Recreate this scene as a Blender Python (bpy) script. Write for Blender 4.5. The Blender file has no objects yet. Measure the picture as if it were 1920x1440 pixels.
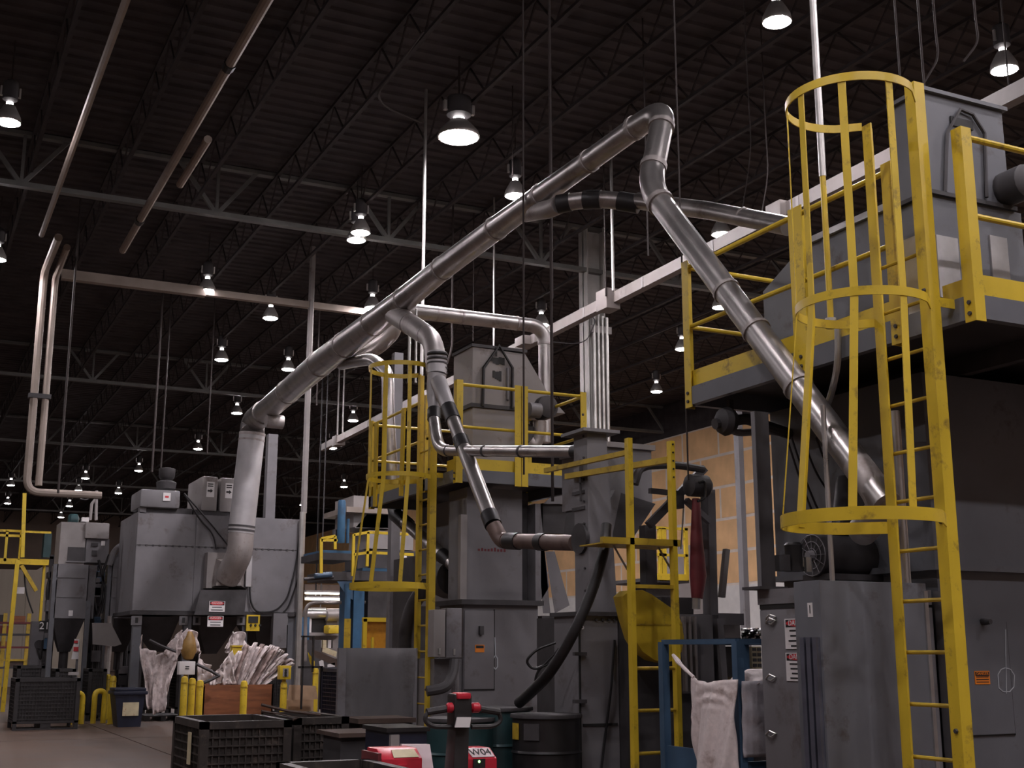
import bpy, math, random
import numpy as np
from mathutils import Vector, Matrix
random.seed(7)
SC = bpy.context.scene
COL = SC.collection

# ------------------------------------------------------------------ camera
FPX, HOR, YAW, CZ = 2320.0, 500.0, math.radians(26.1), 1.45
PIT = math.atan(HOR / FPX)
FW = np.array([math.sin(YAW)*math.cos(PIT), math.cos(YAW)*math.cos(PIT), math.sin(PIT)])
RT = np.array([math.cos(YAW), -math.sin(YAW), 0.0])
UP = np.cross(RT, FW)
EYE = np.array([0.0, 0.0, CZ])
cam_d = bpy.data.cameras.new('camera'); cam = bpy.data.objects.new('camera', cam_d); COL.objects.link(cam)
cam_d.sensor_fit = 'HORIZONTAL'; cam_d.sensor_width = 36.0; cam_d.lens = 36.0*FPX/1920.0
cam_d.clip_start = 0.1; cam_d.clip_end = 400
cam.matrix_world = Matrix(((RT[0], UP[0], -FW[0], 0), (RT[1], UP[1], -FW[1], 0), (RT[2], UP[2], -FW[2], CZ), (0, 0, 0, 1)))
SC.camera = cam
# ------------------------------------------------------------------ light and exposure
SC.view_settings.view_transform = 'Standard'; SC.view_settings.look = 'None'
SC.view_settings.gamma = 1.0; SC.view_settings.exposure = 1.75
SC.view_settings.use_curve_mapping = False
W = bpy.data.worlds.new('world'); SC.world = W; W.use_nodes = True
W.node_tree.nodes['Background'].inputs[0].default_value = (0.9, 0.85, 0.85, 1)
W.node_tree.nodes['Background'].inputs[1].default_value = 0.004
LAMP_STRENGTH = 150.0
LAMP_Z = 9.85

# survey helpers: the measured photograph gives rays, a known wall/floor/face plane gives the point
def ray(x, y): return FW + RT*((x-960)/FPX) + UP*((720-y)/FPX)
def aX(x, y, X): r = ray(x, y); return EYE + r*(X/r[0])
def aY(x, y, Y): r = ray(x, y); return EYE + r*(Y/r[1])
def aZ(x, y, Z): r = ray(x, y); return EYE + r*((Z-CZ)/r[2])
def aD(x, y, d): return EYE + ray(x, y)*d
def fy(x0, y0, x1, y1, Y):      # extents of a face on the plane Y
    xm, ym = (x0+x1)/2, (y0+y1)/2
    return aY(x0, ym, Y)[0], aY(x1, ym, Y)[0], aY(xm, y1, Y)[2], aY(xm, y0, Y)[2]
def fx(x0, y0, x1, y1, X):      # extents of a face on the plane X: near Y, far Y, z0, z1
    xm, ym = (x0+x1)/2, (y0+y1)/2
    a, b = aX(x0, ym, X)[1], aX(x1, ym, X)[1]
    return min(a, b), max(a, b), aX(xm, y1, X)[2], aX(xm, y0, X)[2]

# ------------------------------------------------------------------ materials
def mat(name, col, rough=0.6, metal=0.0, var=0.25, scale=4.0, bump=0.0, dirt=None, dirt_amt=0.0, dirt_scale=3.0, spec=0.5, stretch=None, trans=0.0):
    m = bpy.data.materials.new(name); m.use_nodes = True
    nt = m.node_tree; N = nt.nodes; L = nt.links
    b = N['Principled BSDF']
    b.inputs['Roughness'].default_value = rough; b.inputs['Metallic'].default_value = metal
    b.inputs['Specular IOR Level'].default_value = spec
    if trans: b.inputs['Transmission Weight'].default_value = trans
    tc = N.new('ShaderNodeTexCoord'); mp = N.new('ShaderNodeMapping')
    if stretch: mp.inputs['Scale'].default_value = stretch
    L.new(tc.outputs['Object'], mp.inputs[0])
    n = N.new('ShaderNodeTexNoise'); n.inputs['Scale'].default_value = scale; n.inputs['Detail'].default_value = 5
    L.new(mp.outputs[0], n.inputs['Vector'])
    r = N.new('ShaderNodeValToRGB')
    c = col
    r.color_ramp.elements[0].position = 0.3; r.color_ramp.elements[1].position = 0.7
    r.color_ramp.elements[0].color = (c[0]*(1-var), c[1]*(1-var), c[2]*(1-var), 1)
    r.color_ramp.elements[1].color = (min(1, c[0]*(1+var)), min(1, c[1]*(1+var)), min(1, c[2]*(1+var)), 1)
    L.new(n.outputs['Fac'], r.inputs[0])
    out = r.outputs[0]
    if dirt:
        n2 = N.new('ShaderNodeTexNoise'); n2.inputs['Scale'].default_value = dirt_scale; n2.inputs['Detail'].default_value = 8; n2.inputs['Roughness'].default_value = 0.7
        L.new(mp.outputs[0], n2.inputs['Vector'])
        r2 = N.new('ShaderNodeValToRGB'); r2.color_ramp.elements[0].position = 0.62-0.25*dirt_amt; r2.color_ramp.elements[1].position = 0.72
        L.new(n2.outputs['Fac'], r2.inputs[0])
        mx = N.new('ShaderNodeMix'); mx.data_type = 'RGBA'
        L.new(r2.outputs[0], mx.inputs[0]); L.new(out, mx.inputs[6]); mx.inputs[7].default_value = (*dirt, 1)
        out = mx.outputs[2]
    L.new(out, b.inputs['Base Color'])
    rm = N.new('ShaderNodeMapRange'); rm.inputs[3].default_value = max(0, rough-0.08); rm.inputs[4].default_value = min(1, rough+0.1)
    L.new(n.outputs['Fac'], rm.inputs[0]); L.new(rm.outputs[0], b.inputs['Roughness'])
    if bump:
        bp = N.new('ShaderNodeBump'); bp.inputs['Strength'].default_value = bump; bp.inputs['Distance'].default_value = 0.02
        L.new(n.outputs['Fac'], bp.inputs['Height']); L.new(bp.outputs[0], b.inputs['Normal'])
    return m
def emis(name, col, s):
    m = bpy.data.materials.new(name); m.use_nodes = True
    b = m.node_tree.nodes['Principled BSDF']
    b.inputs['Base Color'].default_value = (*col, 1); b.inputs['Emission Color'].default_value = (*col, 1); b.inputs['Emission Strength'].default_value = s
    return m
M = dict(
    grey=mat('machine_grey_paint', (.17, .165, .175), .5, 0, .12, 2.5, .05, dirt=(.08, .06, .05), dirt_amt=.25, dirt_scale=1.8),
    grey2=mat('bluish_grey_paint', (.125, .13, .145), .42, 0, .1, 3, .05, dirt=(.07, .06, .055), dirt_amt=.15),
    lgrey=mat('light_grey_paint', (.27, .25, .245), .5, 0, .1, 3, .03, dirt=(.14, .11, .1), dirt_amt=.2),
    dgrey=mat('dark_sooty_steel', (.05, .047, .05), .6, .1, .3, 4, .1),
    black=mat('black_rubber', (.014, .013, .014), .45, 0, .3, 8, .1),
    dustyp=mat('dusty_black_plastic', (.03, .024, .021), .6, 0, .35, 9, .15, dirt=(.10, .075, .06), dirt_amt=.3, dirt_scale=8),
    blackp=mat('black_plastic', (.022, .02, .021), .5, 0, .35, 9, .15),
    galv=mat('galvanized_duct', (.42, .40, .39), .34, .9, .18, 3, .04, dirt=(.2, .17, .15), dirt_amt=.3, dirt_scale=2.5),
    galvb=mat('bright_galvanized_sheet', (.55, .54, .54), .3, .85, .15, 6, .04),
    galvd=mat('dull_galvanized_duct', (.36, .33, .32), .5, .55, .15, 3, .05, dirt=(.16, .13, .12), dirt_amt=.4),
    sleeve=mat('pale_duct_sheet', (.42, .41, .42), .45, .35, .12, 3, .04),
    conduit=mat('conduit_steel', (.5, .49, .47), .35, .8, .15, 5),
    pipe=mat('pale_painted_pipe', (.3, .25, .215), .5, .1, .12, 3),
    rod=mat('rusty_hanger_rod', (.03, .021, .02), .7, 0, .3, 6),
    yellow=mat('safety_yellow_paint', (.62, .44, .03), .36, 0, .1, 3, .04, dirt=(.2, .13, .03), dirt_amt=.22, dirt_scale=7),
    yellowd=mat('worn_yellow_paint', (.48, .33, .03), .42, 0, .18, 4, .05, dirt=(.12, .08, .03), dirt_amt=.4, dirt_scale=6),
    white=mat('white_paint', (.68, .66, .64), .5, 0, .06, 4),
    truss=mat('white_truss_paint', (.13, .13, .125), .5, 0, .15, 4, spec=.2),
    deck=mat('dark_roof_deck', (.062, .054, .056), .65, 0, .3, 1.5, 0, spec=.08),
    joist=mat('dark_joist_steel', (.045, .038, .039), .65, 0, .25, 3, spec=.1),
    column=mat('pale_column_paint', (.4, .39, .37), .45, 0, .1, 3),
    floor=mat('worn_concrete', (.078, .047, .032), .55, 0, .25, .9, .05, dirt=(.07, .055, .05), dirt_amt=.45, dirt_scale=.7),
    joint=mat('dark_floor_joint', (.03, .025, .022), .8),
    drywall=mat('tan_drywall_paper', (.78, .49, .25), .8, 0, .12, 1.2, .02),
    mud=mat('joint_compound', (.70, .62, .55), .8, 0, .08, 2),
    siding=mat('beige_siding', (.30, .26, .21), .6, 0, .1, 2, stretch=(1, 1, .2)),
    backwall=mat('dim_brown_wall', (.22, .17, .14), .8, 0, .15, .6),
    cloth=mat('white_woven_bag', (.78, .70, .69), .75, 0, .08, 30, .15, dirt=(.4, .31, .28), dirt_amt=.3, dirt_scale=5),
    cloth_shaded=mat('shaded_woven_bag', (.42, .40, .43), .75, 0, .1, 20, .2, dirt=(.3, .25, .24), dirt_amt=.3, dirt_scale=5),  # white bag cloth greyed, its shade is put into the colour
    foil=mat('crumpled_film_sheet', (.62, .55, .54), .38, 0, .25, 9, .5, dirt=(.2, .13, .11), dirt_amt=.45, dirt_scale=6),
    foil2=mat('creased_brown_film', (.34, .26, .24), .4, 0, .3, 9, .4, dirt=(.12, .07, .06), dirt_amt=.5, dirt_scale=7),
    wood=mat('reddish_plywood', (.24, .085, .035), .6, 0, .25, 5, .05, dirt=(.12, .04, .02), dirt_amt=.4, stretch=(.4, .4, 3)),
    screen=mat('matt_grey_screen', (.13, .125, .13), .8, 0, .12, 2.5, .05, dirt=(.07, .06, .055), dirt_amt=.3, dirt_scale=2, spec=.2),
    wood2=mat('brown_board', (.07, .045, .035), .7, 0, .25, 6, .1),
    card=mat('cardboard', (.45, .30, .19), .8, 0, .1, 8),
    blue=mat('blue_machine_paint', (.035, .11, .21), .45, 0, .15, 4, .03, dirt=(.03, .06, .1), dirt_amt=.3),
    navy=mat('navy_plastic', (.016, .02, .04), .4, 0, .2, 6),
    rackblue=mat('slate_blue_paint', (.05, .10, .17), .45, 0, .15, 5, .03),
    red=mat('red_truck_paint', (.5, .02, .04), .32, 0, .1, 4),
    redd=mat('dark_red_hose', (.14, .02, .025), .5, 0, .2, 6),
    teal=mat('dark_teal_drum', (.025, .06, .065), .35, .1, .2, 5),
    orange=mat('orange_sticker', (.75, .22, .02), .5, 0, .05),
    amberbag=mat('amber_film', (.26, .15, .04), .5, 0, .35, 6, .2),
    rust=mat('rusty_duct', (.17, .12, .105), .5, .4, .25, 4, .05, dirt=(.08, .05, .04), dirt_amt=.4),
    bluesteel=mat('bluish_strut_steel', (.16, .17, .22), .35, .6, .2, 6),
    amber=mat('amber_curtain', (.50, .23, .02), .35, 0, .35, 4, .1, dirt=(.2, .07, .01), dirt_amt=.5, dirt_scale=4),
    paper=mat('paper_label', (.72, .70, .70), .6, 0, .04),
    cream=mat('cream_label', (.62, .55, .36), .6, 0, .12, 9, dirt=(.4, .1, .05), dirt_amt=.25, dirt_scale=14),
    pinkpaper=mat('pinkish_paper', (.68, .58, .60), .6, 0, .05),
    signred=mat('sign_red', (.55, .03, .04), .5, 0, .05),
    ink=mat('black_ink', (.015, .015, .015), .6, 0, .1),
    chalk=mat('chalk_mark', (.42, .45, .48), .7, 0, .1),
    reflector=mat('spun_aluminium', (.6, .58, .56), .35, .7, .1, 5),
    busm=mat('dusty_white_busbar', (.21, .185, .175), .5, 0, .1, 4),
    lens=emis('lamp_lens_glow', (1.0, .92, .96), LAMP_STRENGTH),
    bulb=emis('lamp_bulb_glow', (1.0, .93, .92), 6.0),
    tube=emis('fluorescent_tube_glow', (1.0, .93, .75), 6.0),
    led=emis('green_indicator_glow', (.4, 1.0, .3), 1.0),
)

# ------------------------------------------------------------------ mesh builder
class MB:
    def __init__(s): s.v = []; s.f = []
    def add(s, vs, fs):
        o = len(s.v); s.v += [tuple(float(c) for c in v) for v in vs]; s.f += [tuple(i+o for i in f) for f in fs]; return s
    def box(s, x0, y0, z0, x1, y1, z1):
        x0, x1 = sorted((x0, x1)); y0, y1 = sorted((y0, y1)); z0, z1 = sorted((z0, z1))
        return s.hexa([(x0, y0, z0), (x1, y0, z0), (x1, y1, z0), (x0, y1, z0)], [(x0, y0, z1), (x1, y0, z1), (x1, y1, z1), (x0, y1, z1)])
    def hexa(s, lo, hi):        # frustum between two counter-clockwise loops of equal length
        n = len(lo)
        fs = [tuple(range(n-1, -1, -1)), tuple(range(n, 2*n))] + [(i, (i+1) % n, n+(i+1) % n, n+i) for i in range(n)]
        return s.add(list(lo)+list(hi), fs)
    def rect(s, cx, cy, hx, hy, z): return [(cx-hx, cy-hy, z), (cx+hx, cy-hy, z), (cx+hx, cy+hy, z), (cx-hx, cy+hy, z)]
    def bar(s, p, q, w, h=None, up=(0, 0, 1)):
        p, q = Vector(p), Vector(q); h = h or w; d = (q-p).normalized(); u = Vector(up)
        if abs(d.dot(u)) > .98: u = Vector((0, 1, 0)) if abs(d.y) < .9 else Vector((1, 0, 0))
        a = d.cross(u).normalized(); b = a.cross(d).normalized()
        c = [(-w/2, -h/2), (w/2, -h/2), (w/2, h/2), (-w/2, h/2)]
        return s.hexa([p+a*x+b*y for x, y in c], [q+a*x+b*y for x, y in c])
    def angle(s, p, q, w, t, ua, ub):    # steel angle: two legs along directions ua and ub
        p, q, ua, ub = Vector(p), Vector(q), Vector(ua), Vector(ub)
        lo = [p, p+ua*w, p+ua*w+ub*t, p+ua*t+ub*t, p+ua*t+ub*w, p+ub*w]
        return s.hexa(lo, [c+(q-p) for c in lo])
    def tube(s, pts, r, n=10, cap=True):
        P = [Vector([float(c) for c in p]) for p in pts]; R = [r]*len(P) if not hasattr(r, '__len__') else list(r)
        t0 = (P[1]-P[0]).normalized(); u = Vector((0, 0, 1)) if abs(t0.z) < .9 else Vector((0, 1, 0))
        a = t0.cross(u).normalized(); vs = []
        for i, p in enumerate(P):
            t = ((P[min(i+1, len(P)-1)]-p).normalized() + (p-P[max(i-1, 0)]).normalized())
            t = t.normalized() if t.length > 1e-6 else t0
            a = (a-t*a.dot(t)).normalized(); b = t.cross(a)
            for k in range(n):
                g = 2*math.pi*k/n; vs.append(p+a*(R[i]*math.cos(g))+b*(R[i]*math.sin(g)))
        fs = [(i*n+k, i*n+(k+1) % n, (i+1)*n+(k+1) % n, (i+1)*n+k) for i in range(len(P)-1) for k in range(n)]
        if cap: fs += [tuple(range(n-1, -1, -1)), tuple((len(P)-1)*n+k for k in range(n))]
        return s.add(vs, fs)
    def lathe(s, prof, o=(0, 0, 0), n=16, axis='z'):
        vs = []
        for r, z in prof:
            for k in range(n):
                g = 2*math.pi*k/n; c = (r*math.cos(g), r*math.sin(g), z)
                if axis == 'x': c = (z, c[0], c[1])
                if axis == 'y': c = (c[0], z, c[1])
                vs.append((o[0]+c[0], o[1]+c[1], o[2]+c[2]))
        m = len(prof)
        fs = [(i*n+k, i*n+(k+1) % n, (i+1)*n+(k+1) % n, (i+1)*n+k) for i in range(m-1) for k in range(n)]
        fs += [tuple(range(n-1, -1, -1)), tuple((m-1)*n+k for k in range(n))]
        return s.add(vs, fs)
    def prism(s, poly, plane, a, b):     # polygon in 'xz', 'yz' or 'xy' extruded from a to b along the third axis
        f = {'xz': lambda p, t: (p[0], t, p[1]), 'yz': lambda p, t: (t, p[0], p[1]), 'xy': lambda p, t: (p[0], p[1], t)}[plane]
        return s.hexa([f(p, a) for p in poly], [f(p, b) for p in poly])
    def grid(s, fn, nu, nv, closed=False):
        vs = [fn(u/nu, v/nv) for v in range(nv+1) for u in range(nu+1)]
        return s.add(vs, [(v*(nu+1)+u, v*(nu+1)+u+1, (v+1)*(nu+1)+u+1, (v+1)*(nu+1)+u) for v in range(nv) for u in range(nu)])
    def build(s, name, m, parent=None, off=None, solid=0.0, label=None, bevel=0.0):
        me = bpy.data.meshes.new(name)
        if off is None: off = parent['_o'] if parent is not None and '_o' in parent else (0, 0, 0)
        me.from_pydata([(v[0]-off[0], v[1]-off[1], v[2]-off[2]) for v in s.v], [], s.f)
        me.materials.append(M[m] if isinstance(m, str) else m)
        import bmesh
        bm = bmesh.new(); bm.from_mesh(me); bmesh.ops.recalc_face_normals(bm, faces=bm.faces)
        if bevel:
            bmesh.ops.bevel(bm, geom=[e for e in bm.edges if len(e.link_faces) == 2 and e.calc_face_angle(0) > .6], offset=bevel, segments=2, profile=.6, affect='EDGES', clamp_overlap=True)
        bm.to_mesh(me); bm.free()
        me.polygons.foreach_set('use_smooth', [True]*len(me.polygons)); me.set_sharp_from_angle(angle=.6)
        o = bpy.data.objects.new(name, me); COL.objects.link(o)
        if parent is not None: o.parent = parent
        o['_o'] = tuple(off)
        if label: o['label'] = label
        if solid:
            md = o.modifiers.new('thickness', 'SOLIDIFY'); md.thickness = solid; md.offset = 0
        return o
def thing(name, label, cat, loc, group=None):
    o = bpy.data.objects.new(name, None); COL.objects.link(o); o.location = tuple(float(c) for c in loc); o.empty_display_size = .2
    o['label'] = label; o['category'] = cat; o['_o'] = tuple(float(c) for c in loc)
    if group: o['group'] = group
    return o
def single(name, mb, m, label, cat, group=None, **k):      # a thing that is one mesh, origin at its base
    v = np.array(mb.v); off = (float((v[:, 0].min()+v[:, 0].max())/2), float((v[:, 1].min()+v[:, 1].max())/2), float(v[:, 2].min()))
    o = mb.build(name, m, None, off=off, **k); o.location = off; o['label'] = label; o['category'] = cat
    if group: o['group'] = group
    return o
def struct(name, mb, m):
    o = mb.build(name, m); o['kind'] = 'structure'; return o
def dup(o, loc=None, parent=None, label=None, group=None):
    c = o.copy(); COL.objects.link(c)
    if parent is not None: c.parent = parent
    if loc is not None: c.location = loc
    if label: c['label'] = label
    if group: c['group'] = group
    for ch in o.children: dup(ch, None, c)
    return c
def bend(pts, R, n=6):          # round the corners of a polyline
    P = [Vector([float(c) for c in p]) for p in pts]; out = [P[0]]
    for i in range(1, len(P)-1):
        a, b, c = P[i-1], P[i], P[i+1]
        r = min(R if not hasattr(R, '__len__') else R[i], (a-b).length*.48, (c-b).length*.48)
        p, q = b+(a-b).normalized()*r, b+(c-b).normalized()*r
        for k in range(n+1):
            t = k/n; out.append(p*(1-t)**2+b*2*t*(1-t)+q*t*t)
    return out+[P[-1]]
def lerp(a, b, t): return np.array(a)*(1-t)+np.array(b)*t
FONT = None
def text(body, m, parent, loc, size, rx=90, rz=0, name='lettering', depth=.001):
    cu = bpy.data.curves.new('txt', 'FONT'); cu.body = body; cu.size = size; cu.extrude = depth; cu.align_x = 'CENTER'; cu.align_y = 'CENTER'
    t = bpy.data.objects.new('txt', cu); COL.objects.link(t)
    dg = bpy.context.evaluated_depsgraph_get(); me = bpy.data.meshes.new_from_object(t.evaluated_get(dg)); bpy.data.objects.remove(t)
    me.materials.clear(); me.materials.append(M[m]); me.name = name
    o = bpy.data.objects.new(name, me); COL.objects.link(o); o.parent = parent
    off = parent['_o'] if parent is not None else (0, 0, 0)
    o.location = tuple(float(loc[i]-off[i]) for i in range(3)); o.rotation_euler = (math.radians(rx), 0, math.radians(rz)); o['_o'] = tuple(off)
    return o
def sign(parent, c, w, h, rot, red=.28, n=4, name='danger_sign', head='DANGER'):   # a printed sheet facing -Y, turned about its centre
    s = MB().box(-w/2, 0, -h/2, w/2, .004, h/2).build(name, 'paper', parent, off=(0, 0, 0))
    po = parent['_o']; s.location = tuple(float(c[k])-po[k] for k in range(3)); s.rotation_euler = (0, 0, math.radians(rot))
    zr = h/2-h*red
    MB().box(-w/2+w*.04, -.001, zr, w/2-w*.04, 0, h/2-h*.03).build('sign_header', 'ink', s)
    hz = (zr+h/2)/2-h*.01; hh = (h/2-zr)*.42
    MB().prism([(w*.44*math.cos(k*math.pi/9), hz+hh*math.sin(k*math.pi/9)) for k in range(18)], 'xz', -.003, -.0005).build('red_oval', 'signred', s)
    text(head, 'paper', s, (0, -.0045, hz), w*.17, name='header_lettering')
    for k in range(n):
        z = zr-(zr+h/2)*(k+.7)/(n+.3); ww = w*random.uniform(.28, .42); hh = (zr+h/2)/(n+1)*.2
        MB().box(-ww, -.0015, z-hh, ww, 0, z+hh).build('printed_line', 'ink', s)
    return s

# ================================================================== SETTING
XW, YB, ZC = 27.6, 96.0, 11.3
struct('floor', MB().box(-14, -8, -.3, 30, 98, -.012), 'joint')
fl = bpy.data.objects['floor']
slab = MB().box(.012, .012, -.012, 5.988, 5.988, 0)
s0 = slab.build('floor_slab', 'floor', fl)
first = True
for i in range(7):
    for j in range(17):
        p = (-14+.7+6*i-1, -8+6*j+.5, 0)
        if first: s0.location = p; first = False; continue
        c = s0.copy(); COL.objects.link(c); c.location = p; c.parent = fl
# roof deck: ribs run along X
def deck(mb):
    ys = np.arange(-8, 98, .35)
    for y in ys:
        mb.add([(-14, y, ZC), (30, y, ZC), (30, y+.13, ZC), (-14, y+.13, ZC), (30, y+.17, ZC+.04), (-14, y+.17, ZC+.04), (30, y+.31, ZC+.04), (-14, y+.31, ZC+.04), (30, y+.35, ZC), (-14, y+.35, ZC)],
               [(0, 1, 2, 3), (3, 2, 4, 5), (5, 4, 6, 7), (7, 6, 8, 9)])
    mb.box(-14, -8, ZC+.08, 30, 98, ZC+.2)
    return mb
struct('ceiling', deck(MB()), 'deck')
ce = bpy.data.objects['ceiling']
jm = MB()
for z in (10.5, 11.2): jm.box(-.035, 0, z-.03, .035, 90, z+.03)
for k in range(72):
    y = k*1.25; jm.bar((0, y, 10.5), (0, y+.62, 11.2), .025); jm.bar((0, y+.62, 11.2), (0, y+1.25, 10.5), .025)
j0 = None
for k in range(24):
    x = -12.85+1.6*k
    if j0 is None: j0 = jm.build('roof_joist', 'joist', ce); j0.location = (x, 6, 0)
    else:
        c = j0.copy(); COL.objects.link(c); c.parent = ce; c.location = (x, 6, 0)
gm = MB()
gm.box(-14, -.09, 10.16, 28, .09, 10.24); gm.box(-14, -.09, 10.4+.04, 28, .09, 10.46)
for k in range(11):        # lattice panels: one upright and two diagonals meet at each lower node
    x = -10.0+3.75*k
    gm.bar((x, 0, 10.2), (x, 0, 11.24), .06); gm.bar((x, 0, 10.2), (x-.75, 0, 11.24), .075); gm.bar((x, 0, 10.2), (x+.75, 0, 11.24), .075)
gm.v = [v for v in gm.v]
gm2 = MB()
gm2.box(-14, -.08, 10.15, 28, .08, 10.25)
for k in range(11):
    x = -9.85+3.75*k
    gm2.bar((x, 0, 10.2), (x, 0, 11.24), .06); gm2.bar((x, 0, 10.2), (x-.8, 0, 11.24), .08); gm2.bar((x, 0, 10.2), (x+.8, 0, 11.24), .08)
gm2.box(-14, -.08, 11.2, 28, .08, 11.28)
g0 = None
for y in (6.4, 24.3, 42.2, 56.0, 69.6, 84):
    if g0 is None: g0 = gm2.build('roof_girder', 'truss', ce); g0.location = (0, y, 0)
    else:
        c = g0.copy(); COL.objects.link(c); c.parent = ce; c.location = (0, y, 0)
# right wall: drywall sheets over joint compound
struct('wall_right', MB().box(XW, -8, 0, XW+.2, 98, ZC), 'mud')
wr = bpy.data.objects['wall_right']
pan = MB().box(-.012, .06, .055, .0, 2.38, 1.165)
p0 = None
for r in range(3, 8):
    for k in range(16):
        y = 25+2.44*k+(1.22 if r % 2 else 0); z = .18+1.22*r
        if p0 is None: p0 = pan.build('drywall_panel', 'drywall', wr); p0.location = (XW, y, z)
        else:
            c = p0.copy(); COL.objects.link(c); c.parent = wr; c.location = (XW, y, z)
b = MB().box(XW-.01, 64.1+1.22, 0, XW, 98, 9.94); b.box(XW-.01, -8, 0, XW, 25, 9.94); b.build('drywall_run', 'drywall', wr)
MB().box(XW-.02, -8, 0, XW, 98, 3.8).build('lower_run', 'white', wr)
MB().box(XW-.03, -8, 9.94, XW, 98, ZC).build('upper_wall_shade', 'joist', wr)  # top of the wall coloured dark for the shade above the lamps
struct('wall_back', MB().box(-14, YB, 0, 30, YB+.2, ZC), 'backwall')
struct('wall_left', MB().box(-14.2, -8, 0, -14, 98, ZC), 'backwall')
struct('wall_rear', MB().box(-14, -8.2, 0, 30, -8, ZC), 'backwall')
struct('wall_partition', MB().box(-13.9, 56, 0, 8.3, 56.2, 4.9), 'siding')
wp = bpy.data.objects['wall_partition']
sid = MB().box(0, 0, 0, 1.16, -.04, 4.9)
s1 = None
for k in range(19):
    x = -13.9+1.17*k
    if s1 is None: s1 = sid.build('siding_panel', 'siding', wp); s1.location = (x, 56, 0)
    else:
        c = s1.copy(); COL.objects.link(c); c.parent = wp; c.location = (x, 56, 0)
for i, (n, x0, x1) in enumerate((('baseboard_partition', -13.9, 8.3),)):
    struct(n, MB().box(x0, 55.9, 0, x1, 55.96, .35), 'lgrey')

# ================================================================== LAMPS
def make_lamp(label, loc, group=None):
    t = thing('high_bay_lamp', label, 'lamp', (0, 0, 0), group)
    MB().lathe([(.2, 0), (.205, .012), (.19, .1), (.14, .2), (.09, .29), (.085, .29), (.13, .19), (.18, .1), (.195, .012)], n=20).build('reflector', 'reflector', t)
    MB().lathe([(.01, -.035), (.09, -.03), (.15, -.018), (.193, .004), (.193, .008), (.01, .006)], n=20).build('lens', 'lens', t)
    MB().lathe([(.05, .292), (.055, .30), (.055, .35), (.04, .36)], n=10).build('socket', 'bulb', t)
    MB().lathe([(.06, .36), (.12, .40), (.12, .70), (.07, .74)], n=14).build('ballast_housing', 'dgrey', t)
    MB().box(-.16, -.012, .45, .16, .012, .47).box(-.16, -.02, .45, -.13, .02, .62).box(.13, -.02, .45, .16, .02, .62).build('bracket', 'reflector', t)
    MB().tube([(0, 0, .74), (0, 0, 1.47)], .012, 6).build('hanger_stem', 'rod', t)
    t.location = loc
    return t
LAMPS = [(1457, 42, 'bright high-bay lamp at the top edge, above the big caged ladder'),
 (860, 258, 'glaring high-bay lamp widened to stand in for its glow, above the long round duct'),
 (15, 230, 'high-bay lamp cut by the left edge, above a lattice girder node'),
 (676, 437, 'upper of two overlapping high-bay lamps left of the thin bright conduit'),
 (668, 451, 'lower of two overlapping high-bay lamps left of the thin bright conduit'),
 (388, 546, 'high-bay lamp with bright socket just below the pale crosswise pipe'),
 (507, 597, 'bright high-bay lamp left of the tall conduit riser, over a lit girder'),
 (415, 675, 'bright high-bay lamp, left and below the one over the lit girder'),
 (698, 578, 'high-bay lamp touching the top of the long duct near its branch wye'),
 (540, 693, 'high-bay lamp just left of the lower long duct, by the conduit riser'),
 (444, 775, 'high-bay lamp left of the elbow of the duct drop'),
 (371, 842, 'high-bay lamp above the two grey filter boxes on the dust collector'),
 (1015, 610, 'high-bay lamp over the elbow of the thin crosswise duct'),
 (1279, 655, 'high-bay lamp left of the far corner post of the upper right platform'),
 (1100, 677, 'high-bay lamp half hidden by the pale column with conduits'),
 (1350, 577, 'high-bay lamp seen between the rails beside the diagonal duct'),
 (662, 789, 'high-bay lamp above the left end of the pale busbar'),
 (645, 913, 'small high-bay lamp above the blue press cylinder'),
 (260, 883, 'small high-bay lamp over a white girder node, left of the exhaust motor'),
 (160, 897, 'far high-bay lamp, highest of the cluster over the small collectors'),
 (147, 920, 'far high-bay lamp, second in the cluster over the small collectors'),
 (130, 949, 'far high-bay lamp, third in the cluster over the small collectors'),
 (222, 925, 'tiny far high-bay lamp right of the cluster, beside the girder node'),
 (114, 970, 'far high-bay lamp, lowest in the cluster over the small collectors'),
 (20, 910, 'far high-bay lamp left of the foot of the pale pipe riser'),
 (14, 944, 'far high-bay lamp below the foot of the pale pipe riser'),
 (1352, 440, 'high-bay lamp seen just above the top rail by the diagonal duct'),
 (-6, 487, 'high-bay lamp barely showing at the left edge, below the girder'),
 (966, 368, 'high-bay lamp half hidden behind the upper long duct'),
 (568, 947, 'tiny far high-bay lamp right of the dust collector corner')]
lamp0 = None
for x, y, lab in LAMPS:
    zz = LAMP_Z
    p = aZ(x, y, zz)
    loc = (float(p[0]), float(p[1]), zz)
    if loc[1] > 94: loc = tuple(float(c) for c in aY(x, y, 93))
    if lamp0 is None: lamp0 = make_lamp(lab, loc); q = lamp0
    else: q = dup(lamp0, loc, None, lab)
    q['group'] = 'high-bay lamps under the roof'
    if (x, y) == (860, 258): q.scale = (1.75, 1.75, 1)  # widened so the shape stands in for the glow around it
# lamps added beside, behind and deeper in the hall to brighten fronts and wall
for x, y in [(4.4, 1.6), (4.4, -3), (-2.5, 2), (10.8, 1), (1, 6), (1, -3), (7.8, 4), (7.8, -3), (-6, 4), (-6, 12), (-6, 22), (14, 4), (14, 12), (14.5, -3), (20, 6), (20, 14), (20, 24), (22, 34), (-6, 34), (21, 44), (16, 50)]:
    dup(lamp0, (x, y, LAMP_Z), None, 'added high-bay lamp, made up to brighten front faces and the right wall', 'high-bay lamps added for brightness')

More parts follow.
